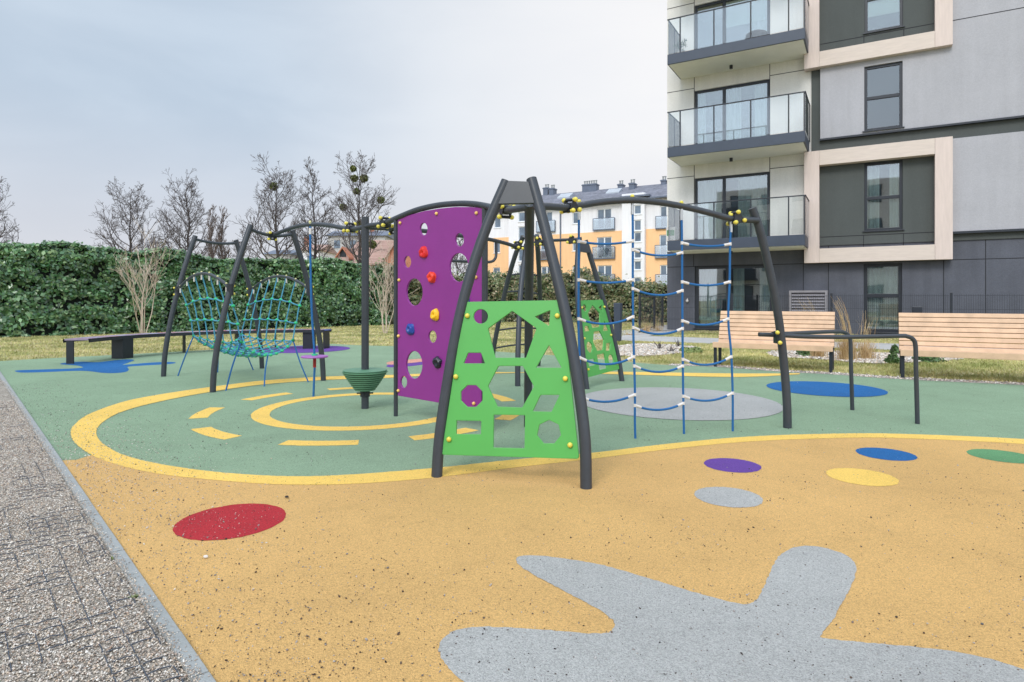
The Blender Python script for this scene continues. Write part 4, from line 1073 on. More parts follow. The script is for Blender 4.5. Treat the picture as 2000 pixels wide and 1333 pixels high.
# balconies
DB = -1.66
def balcony(zt_, top=False):
    s0, s1 = fs(1303.5, DB), fs(1572, DB); zb = zt_ - .34
    w_ = Loc(C0); w_.box(s0, s1, DB, -.002, zb, zt_); o = w_.build('balcony_slab', ['anthracite', 'soffit'], bld, bevel=.006)
    w_ = Loc(C0); w_.box(s0 + .05, s1 - .05, DB + .06, -.004, zb - .02, zb + .01); w_.build('soffit', 'soffit', o)
    w_ = Loc(C0); cs = (s0 + s1) / 2 - .25
    w_.mb.tube([w_.p((cs, -.55, zb - .14)), w_.p((cs, -.55, zb - .015))], .055, 14); w_.build('soffit_lamp', 'frame_dark', o, True)
    r = Loc(C0); zr = zt_ + 1.24; k = .022
    r.box(s0 - .01, s1 + .03, DB + .01, DB + .05, zr - .035, zr); r.box(s0, s0 + .04, DB + .05, -.01, zr - .036, zr - .001); r.box(s1 - .01, s1 + .03, DB + .05, -.01, zr - .036, zr - .001)
    ps = [fs(x, DB) for x in (1328, 1394, 1466, 1540)] + [s1 - .02]
    for p_ in ps: r.box(p_ - k * .9, p_ + k * .9, DB + .014, DB + .046, zt_ + .001, zr - .036)
    r.box(s0 + .002, s0 + .038, -.06, -.02, zt_ + .001, zr - .037); r.box(s1 - .012, s1 + .028, -.06, -.02, zt_ + .001, zr - .037); r.box(s0 + .002, s0 + .038, -.86, -.83, zt_ + .001, zr - .037)
    ro_ = r.build('balcony_railing', 'frame_dark', bld, bevel=.003)
    es_ = [s0 + .01] + ps
    for a_, b_ in zip(es_, es_[1:]):
        g_ = Loc(C0); g_.box(a_ + .025, b_ - .025, DB + .024, DB + .034, zt_ + .03, zr - .04); g_.build('glass_panel', 'balcony_glass', ro_)
    for x in (s0 + .015, s1 + .005):
        g_ = Loc(C0); g_.box(x, x + .01, DB + .06, -.07, zt_ + .03, zr - .04); g_.build('glass_panel', 'balcony_glass', ro_)
    return s0, s1, zt_
balcony(3.18); balcony(6.42); bs0, bs1, bz = balcony(9.64); balcony(12.86); balcony(16.06)
# small wall lamp by the corner and things standing on the balconies
w_ = Loc(C0); q = (fs(1343), -.06, fz(1343, 588)); w_.mb.ball(w_.p(q), .055, 12, 8); w_.mb.tube([w_.p((q[0], .0, q[2] + .07)), w_.p((q[0], -.06, q[2] + .05))], .02, 8); w_.build('wall_lamp', 'ferrule_white', bld, True)
ps_ = fs(1478, DB + .45); pc = Bp(ps_, DB + .45, bz)
mb = MB(); mb.lathe([(.20, .002), (.30, .04), (.36, .15), (.34, .27), (.26, .32), (.05, .325)], pc, 36); mb.org = pc
tag(mb.build('pouf', 'wicker', None), 'round grey woven pouf standing behind the glass of the top balcony', 'pouf')
pc = Bp(fs(1330, DB + .5), DB + .5, bz); pt = thing('potted_plant', pc, 'small potted plant at the left end of the top balcony', 'potted plant')
mb = MB(); mb.lathe([(.09, 0.002), (.13, .22), (.11, .22)], pc, 20); mb.build('pot', 'ferrule_white', pt)
mb = MB()
for k in range(90):
    an = random.uniform(0, 6.28); el_ = random.uniform(.2, 1.4); r0 = random.uniform(.1, .32); c_ = pc + Vector((math.cos(an) * math.cos(el_) * r0, math.sin(an) * math.cos(el_) * r0, .25 + math.sin(el_) * r0 * 1.3))
    d = Vector((random.gauss(0, 1), random.gauss(0, 1), random.gauss(0, 1))).normalized(); e_ = d.orthogonal().normalized(); l_ = .06
    mb.quad(c_ - d * l_, c_ + e_ * l_ * .4, c_ + d * l_, c_ - e_ * l_ * .4)
mb.build('foliage', 'shrub_leaf', pt, False)
pc = Bp(fs(1312, DB + .4), DB + .4, 3.18); mb = MB(); M_ = basis(pc, UB, NB); mb.box((-.16, -.14, .002), (.16, .14, .50), M_); mb.box((-.13, -.142, .20), (.13, -.139, .40), M_, 1); mb.org = pc
tag(mb.build('storage_box', ['ferrule_white', 'mint_rubber'], None, False, .012), 'white box with a green patch at the left end of the lowest balcony', 'box')

# louvred unit standing against the ground floor
dl = -.5; l0, l1 = fs(1541, dl), fs(1616, dl); zt_ = fz(1541, 568, dl)
lv = thing('louvred_unit', Bp((l0 + l1) / 2, dl, 0), 'grey louvred cabinet standing against the dark ground floor wall behind the fence', 'cabinet')
w_ = Loc(C0); w_.box(l0, l0 + .07, dl, -.01, 0, zt_); w_.box(l1 - .07, l1, dl, -.01, 0, zt_); w_.box(l0 + .07, l1 - .07, dl, -.01, zt_ - .07, zt_); w_.box(l0 + .07, l1 - .07, dl + .15, dl + .17, 0, zt_ - .07, 1); w_.build('casing', ['louvre_grey', 'frame_dark'], lv)
nsl = 13
for i in range(nsl):
    z = .10 + i * (zt_ - .24) / (nsl - 1); w_ = Loc(C0)
    w_.mb.add([w_.p(q) for q in ((l0 + .071, dl + .01, z - .05), (l1 - .071, dl + .01, z - .05), (l1 - .071, dl + .09, z + .03), (l0 + .071, dl + .09, z + .03), (l0 + .071, dl + .01, z - .035), (l1 - .071, dl + .01, z - .035), (l1 - .071, dl + .09, z + .045), (l0 + .071, dl + .09, z + .045))],
                [(0, 3, 2, 1), (4, 5, 6, 7), (0, 1, 5, 4), (2, 3, 7, 6), (1, 2, 6, 5), (3, 0, 4, 7)]); w_.build('louvre', 'louvre_grey', lv)

# ================================================================== MESH FENCE WITH GATE
fc = G(1249, 650.5); FH = 1.31
fence = thing('mesh_fence', fc, 'dark wire mesh fence running along the ground floor of the grey building', 'fence')
def fline(px):
    k = (px - CX) / F; return (k * fc.y - fc.x) / (UB.x - k * UB.y)
fp = [0.0, fline(1430), fline(1624), fline(1858)]; fp += [fp[-1] + 2.5, fp[-1] + 5.0, fp[-1] + 7.5]
fp = sorted(fp)
FM = basis(fc, UB, NB)
def mesh_panel(a_, b_, M_, parent, gap=.05):
    mb = MB(); n = int((b_ - a_) / gap)
    for i in range(1, n): x = a_ + (b_ - a_) * i / n; mb.box((x - .0032, -.0025, .05), (x + .0032, .0025, FH - .02), M_)
    for z in (.10, .48, .52, .88, FH - .06):
        mb.box((a_ + .02, .0028, z - .004), (b_ - .02, .0095, z + .004), M_)
    return mb.build('mesh_panel', 'frame_dark', parent, False)
for i, x in enumerate(fp):
    mb = MB(); mb.box((x - .03, -.02, 0), (x + .03, .04, FH + .02), FM); mb.build('post', 'frame_dark', fence, False, .004)
    if i + 1 < len(fp): mesh_panel(x + .03, fp[i + 1] - .03, FM, fence)
gdir = (G(1279, 642.5) - fc).normalized(); gate = thing('mesh_gate', fc + gdir * .1, 'dark wire mesh gate beside the corner of the grey building', 'gate')
GM = basis(fc + gdir * .12, gdir, Vector((gdir.y, -gdir.x, 0)) * -1); gl_ = (G(1279, 642.5) - fc).length - .15
mb = MB(); mb.box((-.03, -.02, 0), (.03, .04, FH), GM); mb.box((gl_ - .04, -.03, 0), (gl_ + .04, .05, FH + .03), GM); mb.box((.03, -.015, .06), (gl_ - .04, .025, .1), GM); mb.box((.03, -.015, FH - .08), (gl_ - .04, .025, FH - .04), GM); mb.build('gate_frame', 'frame_dark', gate, False, .004)
mesh_panel(.03, gl_ - .04, GM, gate, .11)
mb = MB(); mb.box((gl_ + 2.0, -.03, 0), (gl_ + 2.08, .05, FH + .03), GM); mb.build('gate_post', 'frame_dark', gate, False, .004); mesh_panel(gl_ + .05, gl_ + 2.0, GM, gate, .11)
# pillar beside the path and lamp head behind the second bench
b0 = G(1207, 668); M_ = basis(b0, UB, NB); mb = MB()
mb.add([M_ @ Vector(p) for p in ((-.075, -.075, 0), (.075, -.075, 0), (.075, .075, 0), (-.075, .075, 0), (-.095, -.095, 1.02), (.095, -.095, 1.02), (.095, .095, 1.02), (-.095, .095, 1.02), (-.095, -.095, 1.05), (.095, -.095, 1.05), (.095, .095, 1.05), (-.095, .095, 1.05))],
       [(0, 3, 2, 1), (0, 1, 5, 4), (1, 2, 6, 5), (2, 3, 7, 6), (3, 0, 4, 7), (4, 5, 9, 8), (5, 6, 10, 9), (6, 7, 11, 10), (7, 4, 8, 11), (8, 9, 10, 11)]); mb.org = b0
tag(mb.build('pillar', 'anthracite', None, False, .008), 'slim dark grey upright pillar beside the paved path near the gate', 'pillar')
b0 = G(1791, 672); lt = thing('bollard_lamp', b0, 'dark square headed bollard lamp just showing over the second bench', 'bollard lamp'); M_ = basis(b0, UB, NB)
mb = MB(); mb.tube([b0, b0 + Vector((0, 0, .8))], .035, 12); mb.build('lamp_post', 'frame_dark', lt)
zc = P(1791, 606, b0.y).z; mb = MB(); mb.box((-.11, -.11, zc - .085), (.11, .11, zc + .085), M_); mb.build('lamp_head', 'frame_dark', lt, False, .008)

# ================================================================== BENCHES
def bench(b0, length, label):
    t = thing('park_bench', b0, label, 'bench', 'slatted wooden benches'); M_ = basis(b0, UB, NB)
    def board(name, y0, z0, y1, z1, thick=.028):
        mb = MB(); d = Vector((0, y1 - y0, z1 - z0)).normalized(); n_ = Vector((0, -d.z, d.y)) * thick
        a_, b_ = Vector((-.03, y0, z0)), Vector((-.03, y1, z1)); x = Vector((length + .06, 0, 0))
        v = [a_, b_, b_ + n_, a_ + n_]; v = [M_ @ p for p in v] + [M_ @ (p + x) for p in v]
        mb.add(v, [(0, 1, 2, 3), (7, 6, 5, 4), (0, 4, 5, 1), (1, 5, 6, 2), (2, 6, 7, 3), (3, 7, 4, 0)]); return mb.build(name, 'bench_wood', t, False, .004)
    ns = 4; y0, z0, y1, z1 = -.03, .402, .40, .368
    board('seat_slat', -.052, .338, -.05, .425)
    for i in range(ns):
        a_, b_ = i / ns, (i + .9) / ns; board('seat_slat', y0 + (y1 - y0) * a_, z0 + (z1 - z0) * a_, y0 + (y1 - y0) * b_, z0 + (z1 - z0) * b_)
    nb = 8; y0, z0, y1, z1 = .41, .385, .62, .945
    for i in range(nb):
        a_, b_ = i / nb, (i + .87) / nb; board('back_slat', y0 + (y1 - y0) * a_, z0 + (z1 - z0) * a_, y0 + (y1 - y0) * b_, z0 + (z1 - z0) * b_)
    for x in (0, length):
        for ya in (-.02, .36):
            mb = MB(); mb.box((x - .024, ya, 0), (x + .024, ya + .045, .334 if ya < 0 else .33), M_); mb.build('leg', 'frame_dark', t, False, .004)
        mb = MB(); mb.box((x - .03, -.018, .3345), (x + .03, .42, .362), M_)
        d = Vector((0, .23, .58)).normalized(); n_ = Vector((0, d.z, -d.y)) * .04
        a_ = Vector((x - .03, .43, .36)); b_ = a_ + d * .56; v = [a_, b_, b_ + n_, a_ + n_]; X_ = Vector((.06, 0, 0)); v = [M_ @ p for p in v] + [M_ @ (p + X_) for p in v]
        mb.add(v, [(0, 1, 2, 3), (7, 6, 5, 4), (0, 4, 5, 1), (1, 5, 6, 2), (2, 6, 7, 3), (3, 7, 4, 0)]); mb.build('support', 'frame_dark', t, False)
bl = (G(1622.5, 730) - G(1397, 717.5)).length
bench(G(1397, 717.5), bl, 'pale wooden slatted bench behind the rope ladder, left of the two on the lawn edge'); bench(G(1763, 740.5), bl * 1.02, 'pale wooden slatted bench cut by the right edge, behind the bent handrails')

AC, AR_ = Vector((-4.6, 11.3, 0)), 3.08
cb = thing('curved_bench', AC + Vector((-AR_ * .7, AR_ * .7, 0)), 'long low curved bench with dark steel legs and multicoloured slats before the ivy hedge', 'bench')
def arcp(deg, r, z): return AC + Vector((math.cos(math.radians(deg)) * r, math.sin(math.radians(deg)) * r, z))
mb = MB(); a0, a1 = 84, 187; n = 200
for i in range(n):
    t0, t1 = a0 + (a1 - a0) * i / n, a0 + (a1 - a0) * (i + .88) / n; v = [arcp(t_, r_2, z) for z in (.425, .452) for t_, r_2 in ((t0, AR_ - .17), (t1, AR_ - .17), (t1, AR_ + .22), (t0, AR_ + .22))]
    mb.add(v, [(0, 3, 2, 1), (4, 5, 6, 7), (0, 1, 5, 4), (1, 2, 6, 5), (2, 3, 7, 6), (3, 0, 4, 7)])
mb.build('seat_slats', 'slat_paint', cb, False)
for rr in (AR_ - .19, AR_ + .23):
    mb = MB(); m_ = 64
    v = []
    for i in range(m_ + 1):
        t_ = a0 + (a1 - a0) * i / m_; v += [arcp(t_, rr, .385), arcp(t_, rr + .012, .385), arcp(t_, rr + .012, .45), arcp(t_, rr, .45)]
    f_ = []
    for i in range(m_):
        for j in range(4): f_.append((i * 4 + j, i * 4 + (j + 1) % 4, i * 4 + 4 + (j + 1) % 4, i * 4 + 4 + j))
    mb.add(v, f_); mb.build('seat_rim', 'dark_steel', cb, False)
def plate(deg, wd, ri_=-.15, ro2=.18, m='dark_steel'):
    mb = MB(); h_ = math.degrees(wd / 2 / AR_); v = [arcp(t_, r_2, z) for z in (0, .424) for t_, r_2 in ((deg - h_, AR_ + ri_), (deg + h_, AR_ + ri_), (deg + h_, AR_ + ro2), (deg - h_, AR_ + ro2))]
    mb.add(v, [(0, 3, 2, 1), (4, 5, 6, 7), (0, 1, 5, 4), (1, 2, 6, 5), (2, 3, 7, 6), (3, 0, 4, 7)]); mb.build('leg', m, cb, False, .004)
for deg, wd, q0, q1 in ((186.5, .03, .08, .20), (166.5, .26, -.18, .08), (141, .03, -.02, .08), (120, .18, -.15, .12), (106, .03, .0, .1), (92, .22, -.15, .15), (84.6, .03, -.15, .18)): plate(deg, wd, q0, q1)

# ================================================================== ORANGE AND WHITE APARTMENT BLOCK BEHIND
O2 = Vector((9.37, 63.0, 0))
ob = thing('apartment_block', O2, 'white and orange rendered apartment block with slate roof and chimneys beyond the hedge', 'building')
def f2(px, d=0): return fs(px, d, O2)
def z2(px, py, d=0): return fz(px, py, d, O2)
def rect2(x0, x1, y0, y1, d=0): return (f2(x0, d), f2(x1, d), z2(x0, y1, d), z2(x0, y0, d))
ZE = z2(1230, 391); ZO = z2(1218, 450.5); sL, sRr = f2(944), f2(1470)
st1, st2 = (f2(998), f2(1038)), (f2(1218), f2(1262))
wins = [rect2(965, 978, 421, 446), rect2(964, 977, 473, 495), rect2(963, 977, 523, 541), rect2(1118, 1133, 415, 438), rect2(1118, 1133, 469, 491), rect2(1118, 1133, 520, 541)]
french = [rect2(1055, 1079, 415, 452), rect2(1056, 1079, 470, 506), rect2(1057, 1079, 521, 556), rect2(1166, 1194.5, 409, 448), rect2(1166, 1195, 464, 504), rect2(1167, 1195, 519, 556), rect2(1289, 1316, 403, 445), rect2(1288, 1316, 459, 502), rect2(1289, 1316, 518, 557)]
WD = .0
w_ = Loc(O2); w_.wall(sL, sRr, ZO, ZE, 0, [h for h in wins + french if h[2] > ZO - .2], .18); w_.quad((sL, 0, ZO), (sL, 11, ZO), (sL, 11, ZE), (sL, 0, ZE)); w_.build('pale_wall', 'pale_render', ob)
w_ = Loc(O2); w_.wall(sL, sRr, 0, ZO - .001, -.03, [h for h in wins + french if h[2] < ZO - .2], .2); w_.quad((sL, 0, 0), (sL, 11, 0), (sL, 11, ZO), (sL, 0, ZO)); w_.build('orange_wall', 'orange_render', ob)
stw = [rect2(1012, 1026, 415, 434, -.5), rect2(1012, 1026, 443, 470, -.5), rect2(1012, 1026, 487, 511, -.5), rect2(1012, 1026, 517, 536, -.5)]
stw2 = [rect2(1238, 1252.5, 401, 419.5, -.5), rect2(1238, 1252.5, 430, 451.5, -.5), rect2(1238, 1252.5, 454, 473.5, -.5), rect2(1238, 1252.5, 485, 505.5, -.5), rect2(1238, 1252.5, 510, 528, -.5), rect2(1238, 1252.5, 542, 556, -.5)]
for (a_, b_), hh in ((st1, stw), (st2, stw2)):
    w_ = Loc(O2); w_.wall(a_, b_, 0, ZE + (.0 if hh is stw else .55), -.5, hh, .18, back=.49); w_.build('stair_tower', 'pale_render', ob)
def win2(h, d, french_=False, split=True):
    a_, b_, c_, e_ = h; f = Loc(O2); t_ = .09
    f.box(a_, a_ + t_, d + .08, d + .15, c_, e_); f.box(b_ - t_, b_, d + .08, d + .15, c_, e_); f.box(a_ + t_, b_ - t_, d + .08, d + .15, e_ - t_, e_); f.box(a_ + t_, b_ - t_, d + .08, d + .15, c_, c_ + t_)
    if french_: m_ = (a_ + b_) / 2; f.box(m_ - .07, m_ + .07, d + .075, d + .15, c_ + t_, e_ - t_)
    else: f.box(a_ - .06, b_ + .06, d - .06, d + .08, c_ - .06, c_ - .001)
    fr = f.build('window', 'white_pvc', ob)
    g_ = Loc(O2); g_.box(a_ + t_, b_ - t_, d + .11, d + .13, c_ + t_, e_ - t_); g_.build('pane', 'far_pane', fr)
    if french_:
        g_ = Loc(O2); hh = (e_ - c_) * .5; k = .35
        g_.box(a_ - k, b_ + k, d - .22, d - .2, c_ - .05, c_ + hh); g_.build('balustrade_glass', 'balustrade_pane', fr)
        g_ = Loc(O2); g_.box(a_ - k - .04, b_ + k + .04, d - .24, d - .19, c_ + hh, c_ + hh + .06); g_.box(a_ - k - .04, b_ + k + .04, d - .24, d - .02, c_ - .16, c_ - .05); g_.box(a_ - k - .04, a_ - k, d - .23, d - .01, c_ - .05, c_ + hh); g_.box(b_ + k, b_ + k + .04, d - .23, d - .01, c_ - .05, c_ + hh); g_.build('balustrade', 'roof_metal', fr)
for h in wins: win2(h, 0 if h[2] > ZO - .2 else -.03)
for h in french: win2(h, 0 if h[2] > ZO - .2 else -.03, True)
for h in stw + stw2: win2(h, -.5)
w_ = Loc(O2); w_.mb.tube([w_.p((f2(1094.5, -.1), -.1, 4)), w_.p((f2(1094.5, -.1), -.1, ZE))], .07, 8); w_.build('downpipe', 'roof_metal', ob)
zr_ = z2(1145, 373.5, 5.5); dR = 5.5; ov = .6
sl, sr = sL - .5, sRr + .5
w_ = Loc(O2); ze = ZE + .05; th = .22
w_.mb.add([w_.p(q) for q in ((sl, -ov, ze), (sr, -ov, ze), (sr, dR, zr_), (sl, dR, zr_), (sl, 11 + ov, ze), (sr, 11 + ov, ze), (sl, -ov, ze - th), (sr, -ov, ze - th), (sr, 11 + ov, ze - th), (sl, 11 + ov, ze - th))],
          [(0, 1, 2, 3), (3, 2, 5, 4), (0, 6, 7, 1), (4, 5, 8, 9), (0, 3, 4, 9, 6), (1, 7, 8, 5, 2), (6, 9, 8, 7)])
nrow = 26
for i in range(1, nrow):      # courses of tiles as low steps
    t0 = i / nrow; d0, z0 = -ov + (dR + ov) * t0, ze + (zr_ - ze) * t0; w_.box(sl + .02, sr - .02, d0 - .02, d0 + .03, z0 - .01, z0 + .05)
rf = w_.build('roof', 'slate_roof', ob)
w_ = Loc(O2); w_.box(sl, sr, -ov - .14, -ov - .005, ze - .17, ze - .02); w_.build('gutter', 'roof_metal', ob)
w_ = Loc(O2); a_, b_ = f2(1211, -.9), f2(1268, -.9); zq = z2(1211, 384, -.9); w_.box(a_, b_, -.95, 1.6, zq - .18, zq); w_.box(a_ + .35, b_ - .35, -.49, 1.5, ze, zq - .18, 1); w_.build('dormer', ['roof_metal', 'pale_render'], rf)
for (x0, x1, yt, yb, dd) in ((1064, 1073, 368, 383, 5.5), (1076, 1084, 369, 383, 5.2), (1140, 1167, 362, 377, 5.2), (1209, 1218, 361, 374, 5.5), (1231, 1241, 359, 376, 4.2), (1293, 1302, 353, 370, 5.2), (1350, 1362, 350, 370, 5)):
    a_, b_ = f2(x0, dd), f2(x1, dd); zt_ = z2(x0, yt, dd); w_ = Loc(O2); w_.box(a_, b_, dd - .45, dd + .45, ze + .3, zt_); w_.box(a_ - .06, b_ + .06, dd - .51, dd + .51, zt_ - .16, zt_ - .04); ch = w_.build('chimney', 'roof_metal', rf)
    w_ = Loc(O2); npots = max(2, int((b_ - a_) / .27))
    for i in range(npots):
        x = a_ + (b_ - a_) * (i + .5) / npots; w_.mb.tube([w_.p((x, dd, zt_)), w_.p((x, dd, zt_ + .36))], .085, 8); w_.mb.tube([w_.p((x, dd, zt_ + .36)), w_.p((x, dd, zt_ + .42))], .12, 8)
    w_.build('chimney_pots', 'kerb_concrete', ch)
for x0, x1, dd in ((1092, 1116, 2.9), (1186, 1212, 3.0)):
    a_, b_ = f2(x0, dd), f2(x1, dd); t0 = (dd + ov) / (dR + ov); zz = ze + (zr_ - ze) * t0; sl_ = (zr_ - ze) / (dR + ov); w_ = Loc(O2)
    w_.mb.add([w_.p(q) for q in ((a_, dd - .5, zz - .5 * sl_ + .16), (b_, dd - .5, zz - .5 * sl_ + .16), (b_, dd + .5, zz + .5 * sl_ + .34), (a_, dd + .5, zz + .5 * sl_ + .34), (a_, dd - .5, zz - .5 * sl_), (b_, dd - .5, zz - .5 * sl_), (b_, dd + .5, zz + .5 * sl_), (a_, dd + .5, zz + .5 * sl_))],
             [(0, 1, 2, 3), (4, 7, 6, 5), (0, 4, 5, 1), (1, 5, 6, 2), (2, 6, 7, 3), (3, 7, 4, 0)]); w_.build('skylight', 'skylight_pane', rf)

# ================================================================== OLD HOUSES BEHIND THE TREES
YH = 58.0
hb = P(715, 585, YH); hb.z = 0
hs = thing('brick_house', hb, 'old house with red tiled roof and brick gable half hidden behind the pole and trees', 'house')
def hp(px, py, dy=0): return P(px, py, YH + dy)
zr2 = hp(720, 469, 4).z; ze2 = hp(720, 514).z; xl, xr = hp(662, 500).x, hp(800, 500).x
mb = MB(); mb.box((xl + .3, YH + .3, 0), (xr, YH + 8, ze2 - .05)); mb.build('wall', 'plaster_pink', hs, False)
mb = MB(); xl2 = xl + .9
mb.add([(xl - .2, YH, ze2), (xr, YH, ze2), (xr, YH + 4.2, zr2), (xl2, YH + 4.2, zr2), (xl - .2, YH + 8.4, ze2), (xr, YH + 8.4, ze2), (xl - .2, YH, ze2 - .18), (xr, YH, ze2 - .18), (xr, YH + 8.4, ze2 - .18), (xl - .2, YH + 8.4, ze2 - .18)],
       [(0, 1, 2, 3), (3, 2, 5, 4), (0, 3, 4), (0, 6, 7, 1), (1, 7, 8, 5, 2), (4, 5, 8, 9), (0, 4, 9, 6), (6, 9, 8, 7)])
for i in range(1, 16):
    t = i / 16; mb.box((xl + (xl2 - xl) * t, YH + 4.2 * t - .03, ze2 + (zr2 - ze2) * t - .02), (xr, YH + 4.2 * t + .06, ze2 + (zr2 - ze2) * t + .045))
mb.build('roof', 'clay_tile', hs, False)
gx0, gx1 = hp(744, 520, -.8).x, hp(832, 520, -.8).x; gm = (gx0 + gx1) / 2; zg = hp(788, 452, -.8).z
mb = MB(); ol = [Vector((gx0, YH - .8, 0)), Vector((gx1, YH - .8, 0)), Vector((gx1, YH - .8, ze2 - .3)), Vector((gm, YH - .8, zg)), Vector((gx0, YH - .8, ze2 - .3))]
prism(mb, ol, Vector((0, 6, 0))); mb.build('gable_wall', 'brick', hs, False)
mb = MB()
for sgn, xx in ((-1, gx0 - .25), (1, gx1 + .25)):
    q = [Vector((xx, YH - 1.0, ze2 - .5)), Vector((gm, YH - 1.0, zg + .12)), Vector((gm, YH + 5.3, zg + .12)), Vector((xx, YH + 5.3, ze2 - .5))]; mb.add(q + [p - Vector((0, 0, .14)) for p in q], [(0, 1, 2, 3), (7, 6, 5, 4), (0, 4, 5, 1), (1, 5, 6, 2), (2, 6, 7, 3), (3, 7, 4, 0)])
mb.build('gable_roof', 'clay_tile', hs, False)
dx0, dx1 = hp(655, 500, -.6).x, hp(684, 500, -.6).x; dm = (dx0 + dx1) / 2; zd = hp(669, 482, -.6).z; zd0 = hp(669, 500, -.6).z
mb = MB(); prism(mb, [Vector((dx0 + .15, YH - .5, 0)), Vector((dx1 - .15, YH - .5, 0)), Vector((dx1 - .15, YH - .5, zd0)), Vector((dm, YH - .5, zd - .1)), Vector((dx0 + .15, YH - .5, zd0))], Vector((0, 3, 0))); po = mb.build('porch_wall', 'plaster_pink', hs, False)
mb = MB(); mb.box((dm - .28, YH - .53, zd0 - .1), (dm + .28, YH - .49, zd0 + .55)); mb.build('attic_window', 'frame_dark', po, False)
mb = MB()
for xx in (dx0, dx1):
    q = [Vector((xx, YH - .8, zd0 - .15)), Vector((dm, YH - .8, zd)), Vector((dm, YH + 3, zd)), Vector((xx, YH + 3, zd0 - .15))]; mb.add(q + [p - Vector((0, 0, .16)) for p in q], [(0, 1, 2, 3), (7, 6, 5, 4), (0, 4, 5, 1), (1, 5, 6, 2), (2, 6, 7, 3), (3, 7, 4, 0)])
mb.build('porch_roof', 'brick', hs, False)
def far_house(px0, px1, pyr, pye, Y, label, wallm, roofm, chim=()):
    a_, b_ = P(px0, pye, Y), P(px1, pye, Y); zr = P(px0, pyr, Y + 4).z; c_ = (a_ + b_) / 2; c_.z = 0; t = thing('house', c_, label, 'house')
    mb = MB(); mb.box((a_.x, Y, 0), (b_.x, Y + 8, a_.z)); wl = mb.build('wall', wallm, t, False)
    for i in range(max(1, int((b_.x - a_.x) / 2.4))):
        x = a_.x + 1.0 + 2.4 * i; mb = MB(); mb.box((x, Y - .03, a_.z - 1.9), (x + .9, Y + .02, a_.z - .7)); mb.build('window', 'far_pane', t, False)
    mb = MB(); mb.add([(a_.x - .3, Y - .4, a_.z), (b_.x + .3, Y - .4, a_.z), (b_.x + .3, Y + 4, zr), (a_.x - .3, Y + 4, zr), (a_.x - .3, Y + 8.4, a_.z), (b_.x + .3, Y + 8.4, a_.z)], [(0, 1, 2, 3), (3, 2, 5, 4), (0, 3, 4), (1, 5, 2), (0, 4, 5, 1)]); rf = mb.build('roof', roofm, t, False)
    for px in chim:
        q = P(px, pyr, Y + 4); mb = MB(); mb.box((q.x - .3, q.y - .4, a_.z), (q.x + .3, q.y + .4, zr + 1.0)); mb.build('chimney', 'brick', rf, False)
far_house(640, 752, 452, 461, 95, 'distant white house with blue grey roof above the red tiled roof', 'paving', 'roof_metal', (727,))
far_house(585, 622, 478, 489, 80, 'distant pale house seen between the two bare trees left of the red roof', 'pale_render', 'clay_tile', (600,))
far_house(518, 566, 489, 497, 90, 'low distant white building just over the hedge behind the net climber', 'paving', 'roof_metal')

